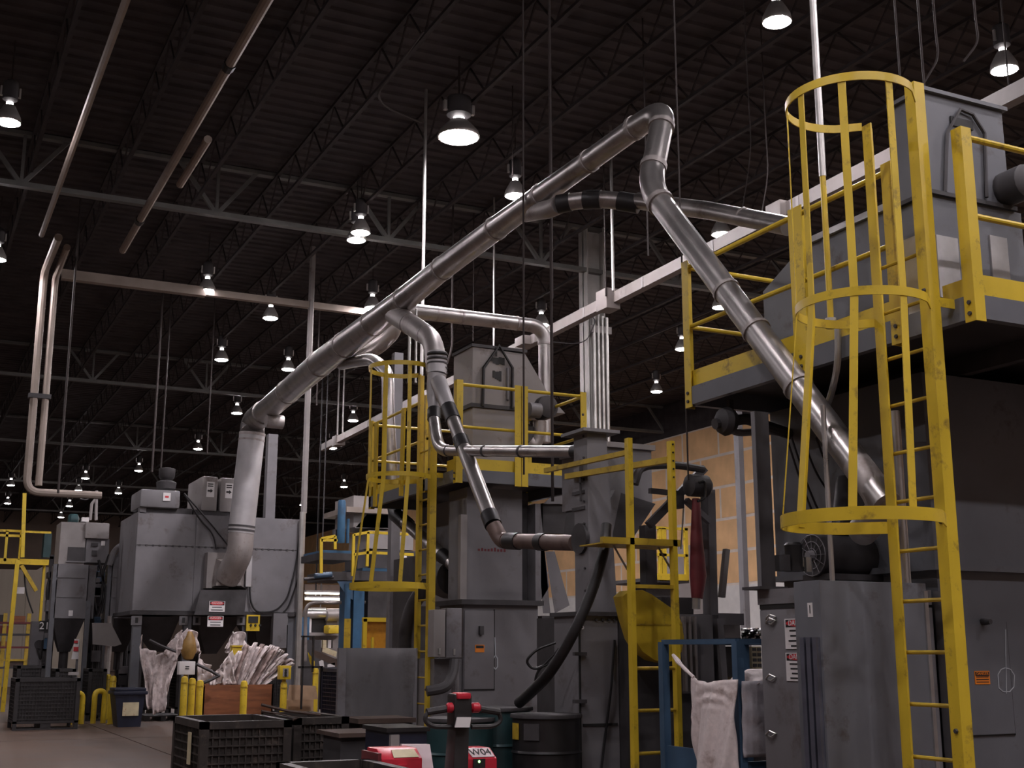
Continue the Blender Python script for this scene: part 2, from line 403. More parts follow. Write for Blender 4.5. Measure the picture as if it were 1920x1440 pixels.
# ================================================================== ROOF PIPES, HANGERS, BUSBAR, COLUMNS
zp = 9.8
px1 = 3.63
single('roof_pipe', MB().tube([(px1, 10, zp), (px1, 26.3, zp)], .075, 10), 'pipe', 'long pale roof pipe with black couplings receding under the dark ceiling', 'pipe')
single('roof_pipe', MB().tube([(px1+.05, 19.6, zp-.05), (px1+.05, 21.9, zp-.05)], .07, 10).v and MB().tube([(px1+.32, 19.6, zp), (px1+.32, 21.9, zp)], .07, 10), 'pipe', 'short pale roof pipe beside the middle of the long one', 'pipe')
t = thing('pipe_coupling', 'black couplings on the long pale roof pipe', 'coupling', (px1, 17, zp-.1))
for y in (16.8, 24.2): MB().tube([(px1, y-.09, zp), (px1, y+.09, zp)], .095, 10).build('coupling_ring', 'black', t)
xr, yr = 2.32, 28.7
rz = thing('pipe_riser', 'tall pale twin pipe riser at left, turning crosswise at top and foot', 'pipe', (xr, yr, 3.4))
MB().tube(bend([(xr-.35, 11, zp), (xr-.35, 26.0, zp)], .3), .055, 8).build('roof_run', 'pipe', rz)
zb = float(aY(45, 922, yr)[2])
MB().tube(bend([(xr-.02, 26.0, zp), (xr-.02, yr, zp), (xr-.02, yr, zb), (xr+1.55, yr-.05, zb)], .3), .085, 10).build('riser_pipe', 'pipe', rz)
MB().tube(bend([(xr+.22, 26.6, zp), (xr+.22, yr, zp-.1), (xr+.22, yr, zb+.15)], .3), .075, 10).build('riser_pipe', 'pipe', rz)
MB().box(xr-.14, yr-.1, 6.9, xr+.33, yr+.1, 7.0).build('clamp', 'dgrey', rz)
single('roof_pipe', MB().box(xr+.35, yr-.1, zp-.11, xr+3.6, yr+.1, zp+.11).box(xr+3.6, yr-.08, zp-.08, xr+8.2, yr+.08, zp+.08), 'pipe', 'pale crosswise cable duct joining the top of the pipe riser', 'duct')
# hanging rods: (x, y top, x, y bottom, depth, radius, material, label)
RODS = [(800, 255, 787, 760, 21.5, .03, 'conduit', 'bright thin conduit hanging from roof just left of the glaring lamp'),
 (591, 450, 566, 962, 30.2, .075, 'lgrey', 'tall grey conduit riser behind the lower end of the long duct'),
 (583, 560, 572, 962, 30.4, .03, 'conduit', 'thin conduit clipped beside the tall grey conduit riser'),
 (1150, 310, 1150, 545, 0, .032, 'conduit', 'pale busbar hanger rod right of the duct loop, above the junction box'),
 (1133, 395, 1136, 555, 0, .016, 'rod', 'thin cable hanging beside the pale busbar hanger rod'),
 (1035, 120, 1035, 560, 21, .009, 'rod', 'rusty hanger rod passing behind the middle of the long duct'),
 (979, 640, 985, 890, 13.2, .012, 'rod', 'rusty hanging rod crossing the guard rail in front of the grey machine head'),
 (1034, 715, 1037, 940, 13.0, .018, 'rod', 'second rusty hanging rod right of the middle guard rail post'),
 (926, 490, 926, 650, 27, .022, 'conduit', 'thin pale rod above the peak of the grey machine head'),
 (848, 560, 846, 690, 27, .024, 'rod', 'kinked cable left of the grey machine head'),
 (888, 480, 887, 640, 28, .013, 'rod', 'thin rusty wire left of the grey machine head peak'),
 (133, 510, 117, 925, 26.5, .025, 'rod', 'thin rod right of the pale pipe riser'),
 (300, 640, 285, 885, 32, .03, 'rod', 'thin rusty rod above the left end of the dust collector'),
 (316, 660, 300, 885, 34, .025, 'rod', 'second thin rusty rod above the dust collector'),
 (655, 670, 632, 828, 0, .03, 'conduit', 'left pale hanger rod of the busbar end'),
 (645, 690, 642, 822, 0, .026, 'conduit', 'right pale hanger rod of the busbar end'),
 (769, 600, 770, 760, 19.5, .022, 'conduit', 'pale conduit left of the branch wye, going down behind the caged ladder'),
 (781, 620, 780, 760, 19.5, .02, 'conduit', 'second pale conduit behind the caged ladder'),
 (1445, 140, 1443, 410, 0, .011, 'rod', 'thin curved wire left of the big cage hoop'),
 (1395, 20, 1413, 395, 16, .008, 'rod', 'very thin wire left of the curved wire by the big cage'),
 (1680, 40, 1688, 150, 12, .011, 'rod', 'leftmost hanging wire above the big machine head'),
 (1722, 15, 1733, 165, 12, .012, 'rod', 'second hanging wire above the big machine head'),
 (1752, 8, 1760, 150, 12, .012, 'rod', 'third hanging wire above the big machine head, bent at its foot'),
 (1830, 0, 1832, 110, 12, .012, 'rod', 'fourth hanging wire above the big machine head'),
 (1890, 5, 1893, 178, 0, .01, 'rod', 'rightmost hanging wire, ending at the pale busbar'),
 (1212, 360, 1216, 480, 19, .014, 'rod', 'thin wire right of the duct elbow column'),
 (1290, 757, 1287, 900, 10.2, .008, 'rod', 'thin wire hanging under the far corner post of the right platform'),
 (745, 570, 747, 700, 20.5, .06, 'column', 'pale slim column behind the caged ladder'),
 (400, 690, 385, 850, 34, .02, 'rod', 'thin rod left of the duct drop'),
 (600, 560, 594, 760, 33, .02, 'rod', 'faint rod right of the tall conduit riser'),
 (960, 60, 962, 330, 22, .012, 'rod', 'faint wire high above the long duct, right of the glaring lamp')]
for x0, y0, x1, y1, d, r, m, lab in RODS:
    q = aD((x0+x1)/2, (y0+y1)/2, d) if d else aZ(x1, y1, 8.0); X, Y = q[0], q[1]
    za, zc = aY(x0, y0, Y)[2], aY(x1, y1, Y)[2]
    pts = [(X, Y, zc), (X, Y, za)]
    if 'kinked' in lab or 'curved' in lab or 'bent' in lab or 'fourth' in lab:
        h = za-zc; pts = [(X-.1, Y+.1, zc), (X+.02, Y, zc+h*.3), (X, Y, zc+h*.6), (X, Y, za)]
    if x0 in (769, 781): q = aZ(x0, 573, 6.35); pts = [(q[0], q[1], zc), (q[0], q[1], 6.3)]
    elif m != 'column': pts = pts[:-1]+[(X, Y, ZC+.005)]
    nm = 'conduit_riser' if m == 'conduit' else ('steel_column' if m == 'column' else 'hanger_rod')
    if m == 'column':
        k_ = thing(nm, lab, 'column', (X, Y, 0)); MB().bar((X, Y, 0), (X, Y, 6.25), .15).build('shaft', 'grey', k_); MB().box(X-.15, Y-.15, 0, X+.15, Y+.15, .02).build('base_plate', 'grey', k_)
    else: nm = 'conduit_riser' if x0 == 591 else nm; single(nm, MB().tube(bend(pts, .3, 4) if len(pts) > 2 else pts, r, 6), m, lab, 'conduit' if m == 'conduit' else 'rod')
# rod behind the camera-side roof pipe on the left of the glaring lamp (bent conduit)
q = [aZ(795, 58, 10.4), aZ(697, 190, 10.4), aZ(790, 230, 10.4)]
single('roof_conduit', MB().tube(bend(q, 1.0, 8), .02, 6), 'rod', 'thin bent conduit on the roof left of the glaring lamp', 'conduit')

# busbar
HB = 8.0
bus = thing('busbar', 'long pale hanging busbar with boxes, rising to the right behind the platforms', 'busbar', aZ(1118, 575, HB))
A = aZ(605, 840, HB); B = aZ(1865, 196, HB); dB = (B-A)/np.linalg.norm(B-A)
E_ = A+dB*33
MB().bar(A, E_, .16, .21).build('bus_rail', 'busm', bus)
for px_, py_, w, h in ((1140, 562, .34, .4), (635, 826, .35, .32), (1462, 398, .3, .3), (985, 640, .35, .2)):
    c = aZ(px_, py_, HB); MB().box(c[0]-w*.45, c[1]-w*.6, HB-h*.55, c[0]+w*.45, c[1]+w*.6, HB+h*.45).build('tap_box', 'busm', bus, bevel=.02)
for s_ in np.linspace(.4, 32, 15):
    c = A+dB*s_; MB().box(c[0]-.09, c[1]-.03, HB-.1, c[0]+.09, c[1]+.03, HB+.1).build('hanger_clip', 'lgrey', bus)
# main column with conduits
cY = 24.2
cx0, cx1, _, _ = fy(1103, 560, 1136, 780, cY)
st = thing('steel_column', 'pale steel column with grey conduits strapped on its right', 'column', ((cx0+cx1)/2, cY+.15, 0))
MB().box(cx0, cY, 0, cx0+.03, cY+.4, ZC).box(cx1-.03, cY, 0, cx1, cY+.4, ZC).box(cx0, cY+.18, 0, cx1, cY+.22, ZC).build('shaft', 'column', st)
for k in range(4):
    x = cx0+.15+.11*k; MB().tube([(x, cY-.04, 3), (x, cY-.04, aY(1120, 590, cY)[2]-.02*k)], .042, 8).build('conduit', 'conduit', st)
MB().box(cx0+.06, cY-.07, aY(1120, 625, cY)[2], cx0+.6, cY+.02, aY(1120, 612, cY)[2]).build('conduit_strap', 'lgrey', st)
g = [aY(1103, 588, cY-.1), aY(1118, 600, cY-.1), aY(1100, 640, cY-.1), aY(1075, 645, cY-.1), aY(1027, 640, cY-.1)]
single('cable', MB().tube(bend(g, .25), .012, 6), 'dgrey', 'thin dark cable sagging from the pale column to the small duct', 'cable')
c = aY(508, 880, 27.6)
single('support_post', MB().box(c[0]-.11, 27.5, 4.1, c[0]+.11, 27.72, 6.3), 'grey', 'slim grey post on the dust collector roof, right of the duct drop', 'post')
c = aY(1388, 800, 19)
single('steel_column', MB().box(c[0]-.055, 19, 0, c[0]+.055, 19.15, float(aY(1388, 765, 19)[2])), 'grey', 'slim light grey column in front of the tan wall', 'column')

# ================================================================== MAIN DUCT RUN
HT = 6.35
def TP(x, y): return aZ(x, y, HT)
def ring(p, d, r, parent, w=.05, m='galvd', nm='clamp_ring'):
    p = np.array(p); d = np.array(d)/np.linalg.norm(d)
    return MB().tube([p-d*w/2, p+d*w/2], r, 18).build(nm, m, parent)
tk = thing('trunk_duct', 'long round galvanized duct rising across the hall from dust collector to upper right', 'duct', TP(490, 778))
nodes = [(490, 778, .235), (600, 682, .23), (700, 606, .20), (760, 560, .175), (830, 503, .155), (930, 428, .14), (1015, 366, .125), (1105, 302, .112), (1190, 240, .108)]
P = [TP(x, y) for x, y, r in nodes]
for k in range(len(nodes)-1):
    MB().tube([P[k], P[k+1]], [nodes[k][2], nodes[k+1][2]], 20).build('duct_section', 'galv', tk)
    d = P[k+1]-P[k]
    ring(P[k+1], d, nodes[k+1][2]+.012, tk, .05)
    if k in (0, 1): ring(lerp(P[k], P[k+1], .5), d, (nodes[k][2]+nodes[k+1][2])/2+.01, tk, .04)
# right hand elbow, short drop, second elbow and the long diagonal
E0 = P[-1]; Xe = float(TP(1240, 215)[0])
e1 = TP(1247, 204); e2 = aX(1226, 318, e1[0]-.02); e2[0] = e1[0]-.02
d_end = aX(1662, 946, 5.60)
e3 = aX(1217, 352, 5.60)
path = [E0, e1, e3, d_end]
full = bend(path, [0, .26, .26, 0], 8)
pe = [np.array(v) for v in full]
r1 = .108
MB().tube(pe[:10], r1+.004, 20).build('elbow', 'galv', tk)
MB().tube([pe[9], pe[10]], r1, 20).build('duct_section', 'galv', tk)
MB().tube(pe[10:19], r1+.004, 20).build('elbow', 'galv', tk)
MB().tube([pe[18], pe[19]], [r1-.004, r1-.01], 20).build('diagonal_section', 'galv', tk)
for q, w in ((0, .05), (9, .05), (10, .06), (18, .05)):
    d = pe[min(q+1, 19)]-pe[max(q-1, 0)]; ring(pe[q], d, r1+.014, tk, w)
dd = pe[19]-pe[18]
de = [np.array(v) for v in bend([pe[18]*.1+pe[19]*.9, pe[19], pe[19]+np.array([.22, .48, -.12])], .2, 6)]
MB().tube(de, r1-.008, 18).build('end_elbow', 'galvd', tk)
for f in (.36, .5, .68): ring(pe[18]+dd*f, dd, r1+.005, tk, .03)
# left hand elbow and drop into the dust collector
l0 = P[0]; l1 = TP(470, 796); ldn = aD(444, 1040, 26.2)
dropY0 = l1[1]
lend = aY(438, 1062, 26.15); lmid = aY(452, 1000, 26.2); ltop = aY(481, 815, 25.5); 
full = [np.array(v) for v in bend([P[0]+(P[1]-P[0])*.06, TP(472, 792), aY(474, 845, 25.55), lmid], [0, .55, .3, 0], 8)]
MB().tube(full[:10], .262, 20).build('elbow', 'galv', tk)
MB().tube([full[9], full[-1]], .275, 20).build('drop_section', 'sleeve', tk, label='pale sleeve section of the drop')
fd = full[-1]-full[9]
for f, w in ((.0, .06), (.06, .04)): ring(full[9]+fd*f, fd, .283, tk, w)
for f in (.93, .97): ring(full[9]+fd*f, fd, .283, tk, .04, 'dgrey')
bt = [np.array(v) for v in bend([full[-1], aY(450, 1040, 26.2), aY(425, 1085, 26.6)], .3, 6)]
MB().tube(bt, .27, 18).build('boot_elbow', 'galvd', tk)
t = full[3]; c = aD(508, 790, 25.2); MB().lathe([(.13, -.1), (.14, 0), (.14, .25)], (c[0], c[1], c[2]), 14, 'x').build('access_cap', 'galvd', tk)

# branch: crosswise duct to the right
cr = thing('branch_duct', 'thin galvanized duct running crosswise to an elbow beside the grey machine head', 'duct', TP(790, 590))
X2 = float(TP(1016, 612)[0]); Y2 = float(TP(1016, 612)[1])
zlow = float(aY(1022, 830, Y2)[2])
pp = [np.array(v) for v in bend([(TP(770, 575)[0]-.05, Y2, HT-.02), (X2+.05, Y2, HT), (X2+.05, Y2, zlow)], .28, 8)]
MB().tube(pp[:2], [.115, .105], 16).build('duct_section', 'galv', cr)
MB().tube(pp[1:10], .108, 16).build('elbow', 'galv', cr)
MB().tube(pp[9:], .10, 16).build('drop_section', 'galv', cr)
for f in (.25, .45, .9): ring(lerp(pp[0], pp[1], f), pp[1]-pp[0], .115, cr, .03)
ring(pp[9], (0, 0, 1), .113, cr, .03)
# branch wye with the two legs
wy = thing('branch_duct', 'galvanized wye branch with clamped sleeve and black-jointed legs, in front of the platform', 'duct', aD(820, 700, 15))
w0 = TP(735, 585); w1 = aD(828, 652, 15.6); w2 = aD(819, 700, 15.0); w3 = aD(814, 768, 14.8)
cr1 = [np.array(v) for v in bend([w0, aD(812, 637, 15.7), w2], .35, 8)]
MB().tube(cr1[:2], [.16, .135], 18).build('branch_section', 'galvd', wy)
MB().tube(cr1[1:], .13, 18).build('elbow', 'galvd', wy)
ring(lerp(cr1[0], cr1[1], .55), cr1[1]-cr1[0], .155, wy, .03)
MB().tube([cr1[-2], aD(820, 655, 15.2)] if 0 else [aD(820, 662, 15.05), aD(819, 702, 14.95)], .118, 18).build('clamped_sleeve', 'sleeve', wy)
for yy in (664, 673, 682, 691, 700): ring(aD(820, yy, 15.0), (0, 0, 1), .126, wy, .02, 'dgrey')
MB().tube([aD(819, 702, 14.95), aD(815, 735, 14.9), w3], [.115, .10, .07], 16).build('tapered_leg', 'sleeve', wy)
MB().tube([w3, aD(814, 787, 14.7)], .082, 14).build('rubber_joint', 'black', wy)
h1 = [np.array(v) for v in bend([aD(814, 785, 14.7), aD(822, 845, 14.4), aD(1078, 847, 12.1)], .38, 8)]
MB().tube(h1[:10], .07, 14).build('elbow', 'galv', wy)
MB().tube(h1[9:], .062, 14).build('level_section', 'galv', wy)
for f in (.0, .33, .62): ring(lerp(h1[-2], h1[-1], f), h1[-1]-h1[-2], .068, wy, .03, 'dgrey')
MB().tube([aD(1076, 847, 12.1), aD(1090, 847, 12)], .07, 14).build('rubber_joint', 'black', wy)
MB().tube(bend([aD(1090, 847, 11.95), aD(1108, 846, 11.8), aD(1113, 850, 12.3)], .1), .06, 14).build('end_elbow', 'galv', wy)
g0, g1, g2 = aD(822, 715, 14.85), aD(925, 985, 13.0), None
MB().tube([g0, lerp(g0, g1, .24)], [.10, .085], 14).build('diagonal_leg', 'sleeve', wy)
def seg(a, c, r, nm, m): MB().tube([lerp(g0, g1, a), lerp(g0, g1, c)], r, 14).build(nm, m, wy)
seg(.2, .30, .092, 'rubber_joint', 'black'); seg(.29, .44, .08, 'diagonal_leg', 'galv'); seg(.43, .50, .09, 'rubber_joint', 'black'); seg(.49, .94, .085, 'diagonal_leg', 'galv'); seg(.93, 1.0, .095, 'rubber_joint', 'black')
h2 = [np.array(v) for v in bend([g1, aD(940, 1014, 12.9), aD(1078, 1018, 11.7)], .3, 8)]
MB().tube(h2[:10], .085, 14).build('elbow', 'rust', wy)
MB().tube(h2[9:], .078, 14).build('level_section', 'rust', wy)
for f, w in ((.12, .22), (.55, .12)): ring(lerp(h2[-2], h2[-1], f), h2[-1]-h2[-2], .088, wy, w, 'black', 'rubber_joint')
# loop on the underside towards the big machine head
lp = thing('branch_duct', 'branch duct with black rubber joints passing behind the right elbow to the machine', 'duct', aD(1110, 378, 13))
l = [np.array(v) for v in bend([TP(1005, 395), aD(1050, 385, 13.2), aD(1110, 374, 13.0), aD(1190, 378, 12.9), aD(1270, 386, 12.4), aD(1480, 425, 10.6)], .5, 4)]
a_ = aD(1060, 380, 13.1); b_ = aD(1195, 377, 12.85)
MB().tube([TP(985, 400), aD(1030, 392, 13.3), aD(1048, 384, 13.15)], .10, 14).build('branch_section', 'galvd', lp)
for q0, q1, m, nm in ((1046, 1070, 'black', 'rubber_joint'), (1070, 1095, 'galv', 'duct_section'), (1095, 1127, 'black', 'rubber_joint'), (1127, 1160, 'galv', 'duct_section'), (1160, 1198, 'black', 'rubber_joint')):
    f = lambda q: aD(q, 383-10*math.sin((q-1046)/152*math.pi)*.9, 13.15-.3*(q-1046)/152)
    MB().tube([f(q0), f((q0+q1)/2), f(q1)], .102 if m == 'black' else .092, 14).build(nm, m, lp)
MB().tube([aD(1196, 377, 12.85), aD(1330, 395, 11.9), aD(1478, 424, 10.9)], .088, 14).build('duct_section', 'galv', lp)
ring(aD(1395, 407, 11.45), aD(1478, 424, 10.9)-aD(1330, 395, 11.9), .094, lp, .03)
# thin branch behind the caged ladder
tb = thing('branch_duct', 'slim duct leaving the trunk and dropping inside the middle caged ladder view', 'duct', aD(730, 800, 17))
q = [np.array(v) for v in bend([aD(640, 683, 21), aD(700, 672, 19.5), aD(728, 700, 18.5), aD(727, 760, 18.3), aD(738, 945, 18.0)], [0, .4, .4, .3, 0], 6)]
MB().tube(q, .095, 14).build('drop_section', 'galv', tb)
MB().tube([aD(738, 940, 18), aD(742, 965, 17.8), aD(765, 985, 17.4)], .11, 12).build('rubber_joint', 'black', tb)
MB().tube([aD(760, 980, 17.4), aD(832, 1045, 16.2)], .085, 12).build('diagonal_leg', 'galv', tb)
MB().tube([aD(828, 1040, 16.2), aD(848, 1058, 16)], .10, 12).build('rubber_joint', 'black', tb)
MB().tube([aD(845, 1056, 16), aD(860, 1070, 15.8)], .085, 12).build('outlet_section', 'galv', tb)
MB().tube(bend([TP(655, 668), aD(705, 650, 20.3), aD(738, 612, 20.4), aD(737, 600, 20.6)], .4, 6), [.12]*15+[.12], 14).build('wye_scoop', 'galv', tb) if False else None
sc_ = [np.array(v) for v in bend([TP(640, 668), aD(700, 655, 20.5), aD(735, 620, 20.4), aD(738, 600, 20.4)], .6, 6)]
MB().tube(sc_, [.14+.02*math.sin(i/len(sc_)*3) for i in range(len(sc_))], 14).build('return_bend', 'galv', tb)
#PART3
# ================================================================== CAGED LADDERS AND PLATFORMS
ZF, ZK0, ZK1, ZR, ZM = 3.43, 3.58, 3.72, 4.62, 4.10    # beam underside, kick plate, top and middle rail
def caged_ladder(label, X, Y1, Y2, off0=0.0):
    t = thing('caged_ladder', label, 'ladder', (X, (Y1+Y2)/2, 0), 'caged ladders of the blast machines')
    yc = (Y1+Y2)/2
    # near rail is a broad steel angle that reaches highest
    MB().angle((X-.04, Y1, 0), (X-.04, Y1, 5.0), .085, .012, (1, 0, 0), (0, 1, 0)).build('rail', 'yellow', t, label='near rail, a broad yellow angle')
    MB().angle((X-.04, Y2, 0), (X-.04, Y2, 4.88), .08, .012, (1, 0, 0), (0, -1, 0)).build('rail', 'yellow', t)
    r0 = None
    for k in range(13):
        z = .22+.305*k
        if r0 is None: r0 = MB().tube([(X, Y1+.01, z), (X, Y2-.01, z)], .0125, 8).build('rung', 'yellowd', t)
        else:
            c = r0.copy(); COL.objects.link(c); c.parent = t; c.location = (0, 0, .305*k)
    hoops = [(4.88, .40, .36), (3.52, .40, .36), (2.2, .47, .46)]   # height, radius, centre offset
    A = [0, 0, 0]
    for i, (z, r, o) in enumerate(hoops):
        a0 = math.acos(min(1, (Y2-yc)/r)) if False else 0
        th0 = math.asin(min(1, (Y2-yc)/r))
        pts = [(X-.04, Y2)] + [(X-o-r*math.cos(a), yc+r*math.sin(a)) for a in np.linspace(math.radians(118), math.radians(-118), 33)] + [(X-.04, Y1)]
        h = .055 if i < 2 else .075; mb = MB(); n = len(pts)
        P2 = [Vector(p) for p in pts]; vs = []
        for k, p in enumerate(P2):
            d = (P2[min(k+1, n-1)]-P2[max(k-1, 0)]).normalized(); nn = Vector((-d.y, d.x))*.004
            for s_, zz in ((1, z-h/2), (1, z+h/2), (-1, z+h/2), (-1, z-h/2)): vs.append((p.x+nn.x*s_, p.y+nn.y*s_, zz))
        fs = [(k*4+j, k*4+(j+1) % 4, k*4+4+(j+1) % 4, k*4+4+j) for k in range(n-1) for j in range(4)]+[(3, 2, 1, 0), tuple((n-1)*4+j for j in range(4))]
        mb.add(vs, fs).build('hoop', 'yellow', t)
    for a in (80, 38, 0, -42, -85):
        a = math.radians(a); ca, sa = math.cos(a), math.sin(a)
        pts = [Vector((X-o-(r-.008)*ca, yc+(r-.008)*sa, z)) for z, r, o in hoops]
        mb = MB(); tan = Vector((sa, ca, 0)); nor = Vector((ca, -sa, 0))*.004
        vs = []
        for p in (pts[0], pts[1], pts[2]):
            for s_, q in ((-.024, 1), (.024, 1), (.024, -1), (-.024, -1)): vs.append(p+tan*s_+nor*q)
        fs = [(k*4+j, k*4+(j+1) % 4, k*4+4+(j+1) % 4, k*4+4+j) for k in range(2) for j in range(4)]+[(3, 2, 1, 0), (8, 9, 10, 11)]
        mb.add(vs, fs).build('cage_bar', 'yellow', t)
    for z in (3.55,): MB().box(X+.03, Y1+.005, z-.03, X+.19, Y1+.012, z+.03).build('standoff', 'yellow', t)
    for z in (4.98, 3.62, 2.2, 1.0): MB().lathe([(.012, -.008), (.016, 0), (.016, .01)], (X-.045, Y1+.04, z), 6, 'x').build('bolt', 'dgrey', t)
    return t
caged_ladder('big yellow caged ladder at right, nearest, full height of the picture', 5.55, 5.43, 5.92)
caged_ladder('yellow caged ladder in the middle, leading to the grey machine platform', 5.74, 13.90, 14.35)

def guard(t, p, q, posts=(), kick=True, out=(0, -1, 0), skip=False):
    p, q = np.array(p, float), np.array(q, float)
    for z, r in ((ZR, .021), (ZM, .019)): MB().tube([(p[0], p[1], z), (q[0], q[1], z)], r, 10).build('guard_rail', 'yellow', t)
    if kick: MB().bar((p[0], p[1], (ZK0+ZK1)/2), (q[0], q[1], (ZK0+ZK1)/2), .008, ZK1-ZK0).build('kick_plate', 'yellow', t)
    MB().bar((p[0], p[1], (ZF+ZK0)/2), (q[0], q[1], (ZF+ZK0)/2), .06, ZK0-ZF).build('edge_beam', 'grey2', t)
def post(t, x, y, ua, ub, z0=ZF-.02, z1=ZR+.05, w=.085):
    o = MB().angle((x, y, z0), (x, y, z1), w, .01, ua, ub).build('guard_post', 'yellow', t)
    for z in (z0+.05, z0+.12): MB().lathe([(.014, -.012), (.014, .004)], (x, y+.5*w*ub[1], z), 6, 'x').build('bolt', 'dgrey', o)
    return o
# platform of the near machine at right
p1 = thing('work_platform', 'near yellow railed platform at upper right, behind the big caged ladder', 'platform', (7.5, 6.8, ZF), 'railed work platforms')
XP = 5.75
guard(p1, (XP, 5.93), (XP, 8.36)); guard(p1, (XP, 5.31), (10.2, 5.31)); guard(p1, (XP, 8.36), (9.6, 8.36), kick=True)
MB().box(XP-.03, 5.31, ZF, XP+.03, 5.95, ZK0).build('edge_beam', 'grey2', p1); MB().box(XP-.004, 5.31, ZK0, XP+.004, 5.55, ZK1-.02).build('kick_plate', 'yellow', p1)
MB().box(XP+.035, 5.35, ZK0-.012, 10.2, 8.33, ZK0+.0).build('deck_plate', 'dgrey', p1)
for x in (6.9, 8.1, 9.3): MB().box(x-.04, 5.35, ZF, x+.04, 8.33, ZK0-.013).build('floor_beam', 'dgrey', p1)
post(p1, XP-.035, 5.27, (1, 0, 0), (0, 1, 0)); post(p1, XP-.035, 5.99, (1, 0, 0), (0, -1, 0), w=.095)
post(p1, XP-.035, 6.98, (1, 0, 0), (0, -1, 0), w=.15); post(p1, XP-.035, 8.40, (1, 0, 0), (0, -1, 0), w=.09)
post(p1, 7.0, 8.40, (1, 0, 0), (0, -1, 0)); post(p1, 8.4, 5.27, (1, 0, 0), (0, 1, 0))
# platform of the middle machine
p3 = thing('work_platform', 'yellow railed platform around the grey machine head in the middle', 'platform', (6.8, 14.6, ZF), 'railed work platforms')
XA, YA, XB = 5.90, 13.5, 7.62
guard(p3, (XA, YA), (XB, YA)); guard(p3, (XB, YA), (XB, 16.6)); guard(p3, (XA, 14.5), (XA, 16.6)); guard(p3, (XA, 16.6), (XB, 16.6))
MB().box(XA, YA+.04, ZK0-.012, XB, 16.6, ZK0).build('deck_plate', 'dgrey', p3)
MB().box(XA-.03, YA, ZF, XA+.03, 14.5, ZK0).build('edge_beam', 'grey2', p3); MB().box(XA-.004, YA, ZK0, XA+.004, 13.85, ZK1).build('kick_plate', 'yellow', p3)
for x, y, ua, ub in ((XA-.05, YA-.04, (1, 0, 0), (0, 1, 0)), (6.72, YA-.04, (-1, 0, 0), (0, 1, 0)), (6.73, YA-.04, (1, 0, 0), (0, 1, 0)), (XB+.03, YA-.04, (-1, 0, 0), (0, 1, 0)),
    (XA-.03, 14.5, (1, 0, 0), (0, 1, 0)), (XA-.03, 16.6, (1, 0, 0), (0, -1, 0)), (XB+.03, 15.0, (-1, 0, 0), (0, 1, 0)), (XB+.03, 16.6, (-1, 0, 0), (0, -1, 0)), (6.75, 16.6, (1, 0, 0), (0, -1, 0))):
    post(p3, x, y, ua, ub)
# diagonal gate arms inside the cage
for x0, y0, x1, y1 in ((706, 792, 703, 950), (757, 765, 752, 930)):
    a, c = aD(x0, y0, 15.6), aD(x1, y1, 15.5)
    MB().bar(a, c, .11, .02, up=(1, 0, 0)).build('gate_bar', 'yellow', p3)

# ================================================================== NEAR MACHINE (right)
m1 = thing('blast_machine', 'huge dark grey machine behind the big caged ladder at right', 'machine', (7.6, 7, 0))
YB1 = 6.5
XL1 = float(aY(1742, 900, YB1)[0])
zfl = float(aY(1830, 1066, YB1)[2])
MB().box(XL1, YB1, zfl+.02, 9.6, 8.25, ZF-.02).build('upper_body', 'grey2', m1)
MB().box(XL1+.03, YB1+.02, 0, 9.6, 8.2, zfl-.02).build('lower_body', 'grey2', m1)
MB().box(XL1-.05, YB1-.05, zfl-.022, 9.6, 8.25, zfl+.022).build('joint_flange', 'grey2', m1)
X0, X1, Z0, Z1 = fy(1765, 1165, 1893, 1378, YB1+.015)
d1 = MB().box(X0, YB1+.004, Z0, X1, YB1+.02, Z1).build('access_door', 'grey2', m1)
g = MB(); g.box(X0-.004, YB1+.012, Z0-.012, X1+.012, YB1+.022, Z0); g.box(X1, YB1+.012, Z0-.012, X1+.012, YB1+.022, Z1); g.build('door_gap', 'ink', m1)
X0, X1, Z0, Z1 = fy(1828, 1258, 1856, 1283, YB1)
st1 = MB().box(X0, YB1-.0, Z0, X1, YB1+.006, Z1).build('warning_sticker', 'orange', m1); MB().box(X0+.006, YB1-.002, Z0+(Z1-Z0)*.62, X1-.006, YB1, Z1-.006).build('sticker_header', 'ink', st1)
text('DANGER', 'orange', st1, ((X0+X1)/2, YB1-.003, Z0+(Z1-Z0)*.8), (X1-X0)*.2); 
for k in range(3): MB().box(X0+.012, YB1-.001, Z0+.012+.017*k, X1-.012, YB1, Z0+.018+.017*k).build('printed_line', 'ink', st1)
# chalk drawn latch outline
def outline(parent, pts, Y, w=.006, m='chalk', nm='chalk_mark'):
    mb = MB(); q = [aY(x, y, Y) for x, y in pts]
    for a, b_ in zip(q[:-1], q[1:]): mb.bar((a[0], Y, a[2]), (b_[0], Y, b_[2]), .003, w, up=(0, 0, 1) if abs(b_[0]-a[0]) > abs(b_[2]-a[2]) else (1, 0, 0)) if True else 0
    return mb.build(nm, m, parent)
outline(m1, [(1885, 1180), (1887, 1300)], YB1+.002); outline(m1, [(1877, 1255), (1871, 1265), (1873, 1290), (1881, 1297), (1893, 1297), (1901, 1288), (1902, 1266), (1895, 1255), (1885, 1252), (1877, 1255)], YB1+.002)
c = aY(1843, 1166, YB1); MB().lathe([(.018, -.05), (.024, 0), (.024, .03)], (c[0], YB1-.02, c[2]), 10, 'y').build('door_knob', 'dgrey', m1)
for x0, y0, x1, y1 in ((1755, 1121, 1762, 1440),):
    c = aY(1768, 1280, YB1-.02); MB().box(c[0]-.02, YB1-.08, 0, c[0]+.03, YB1-.01, 1.85).build('corner_angle', 'grey', m1)
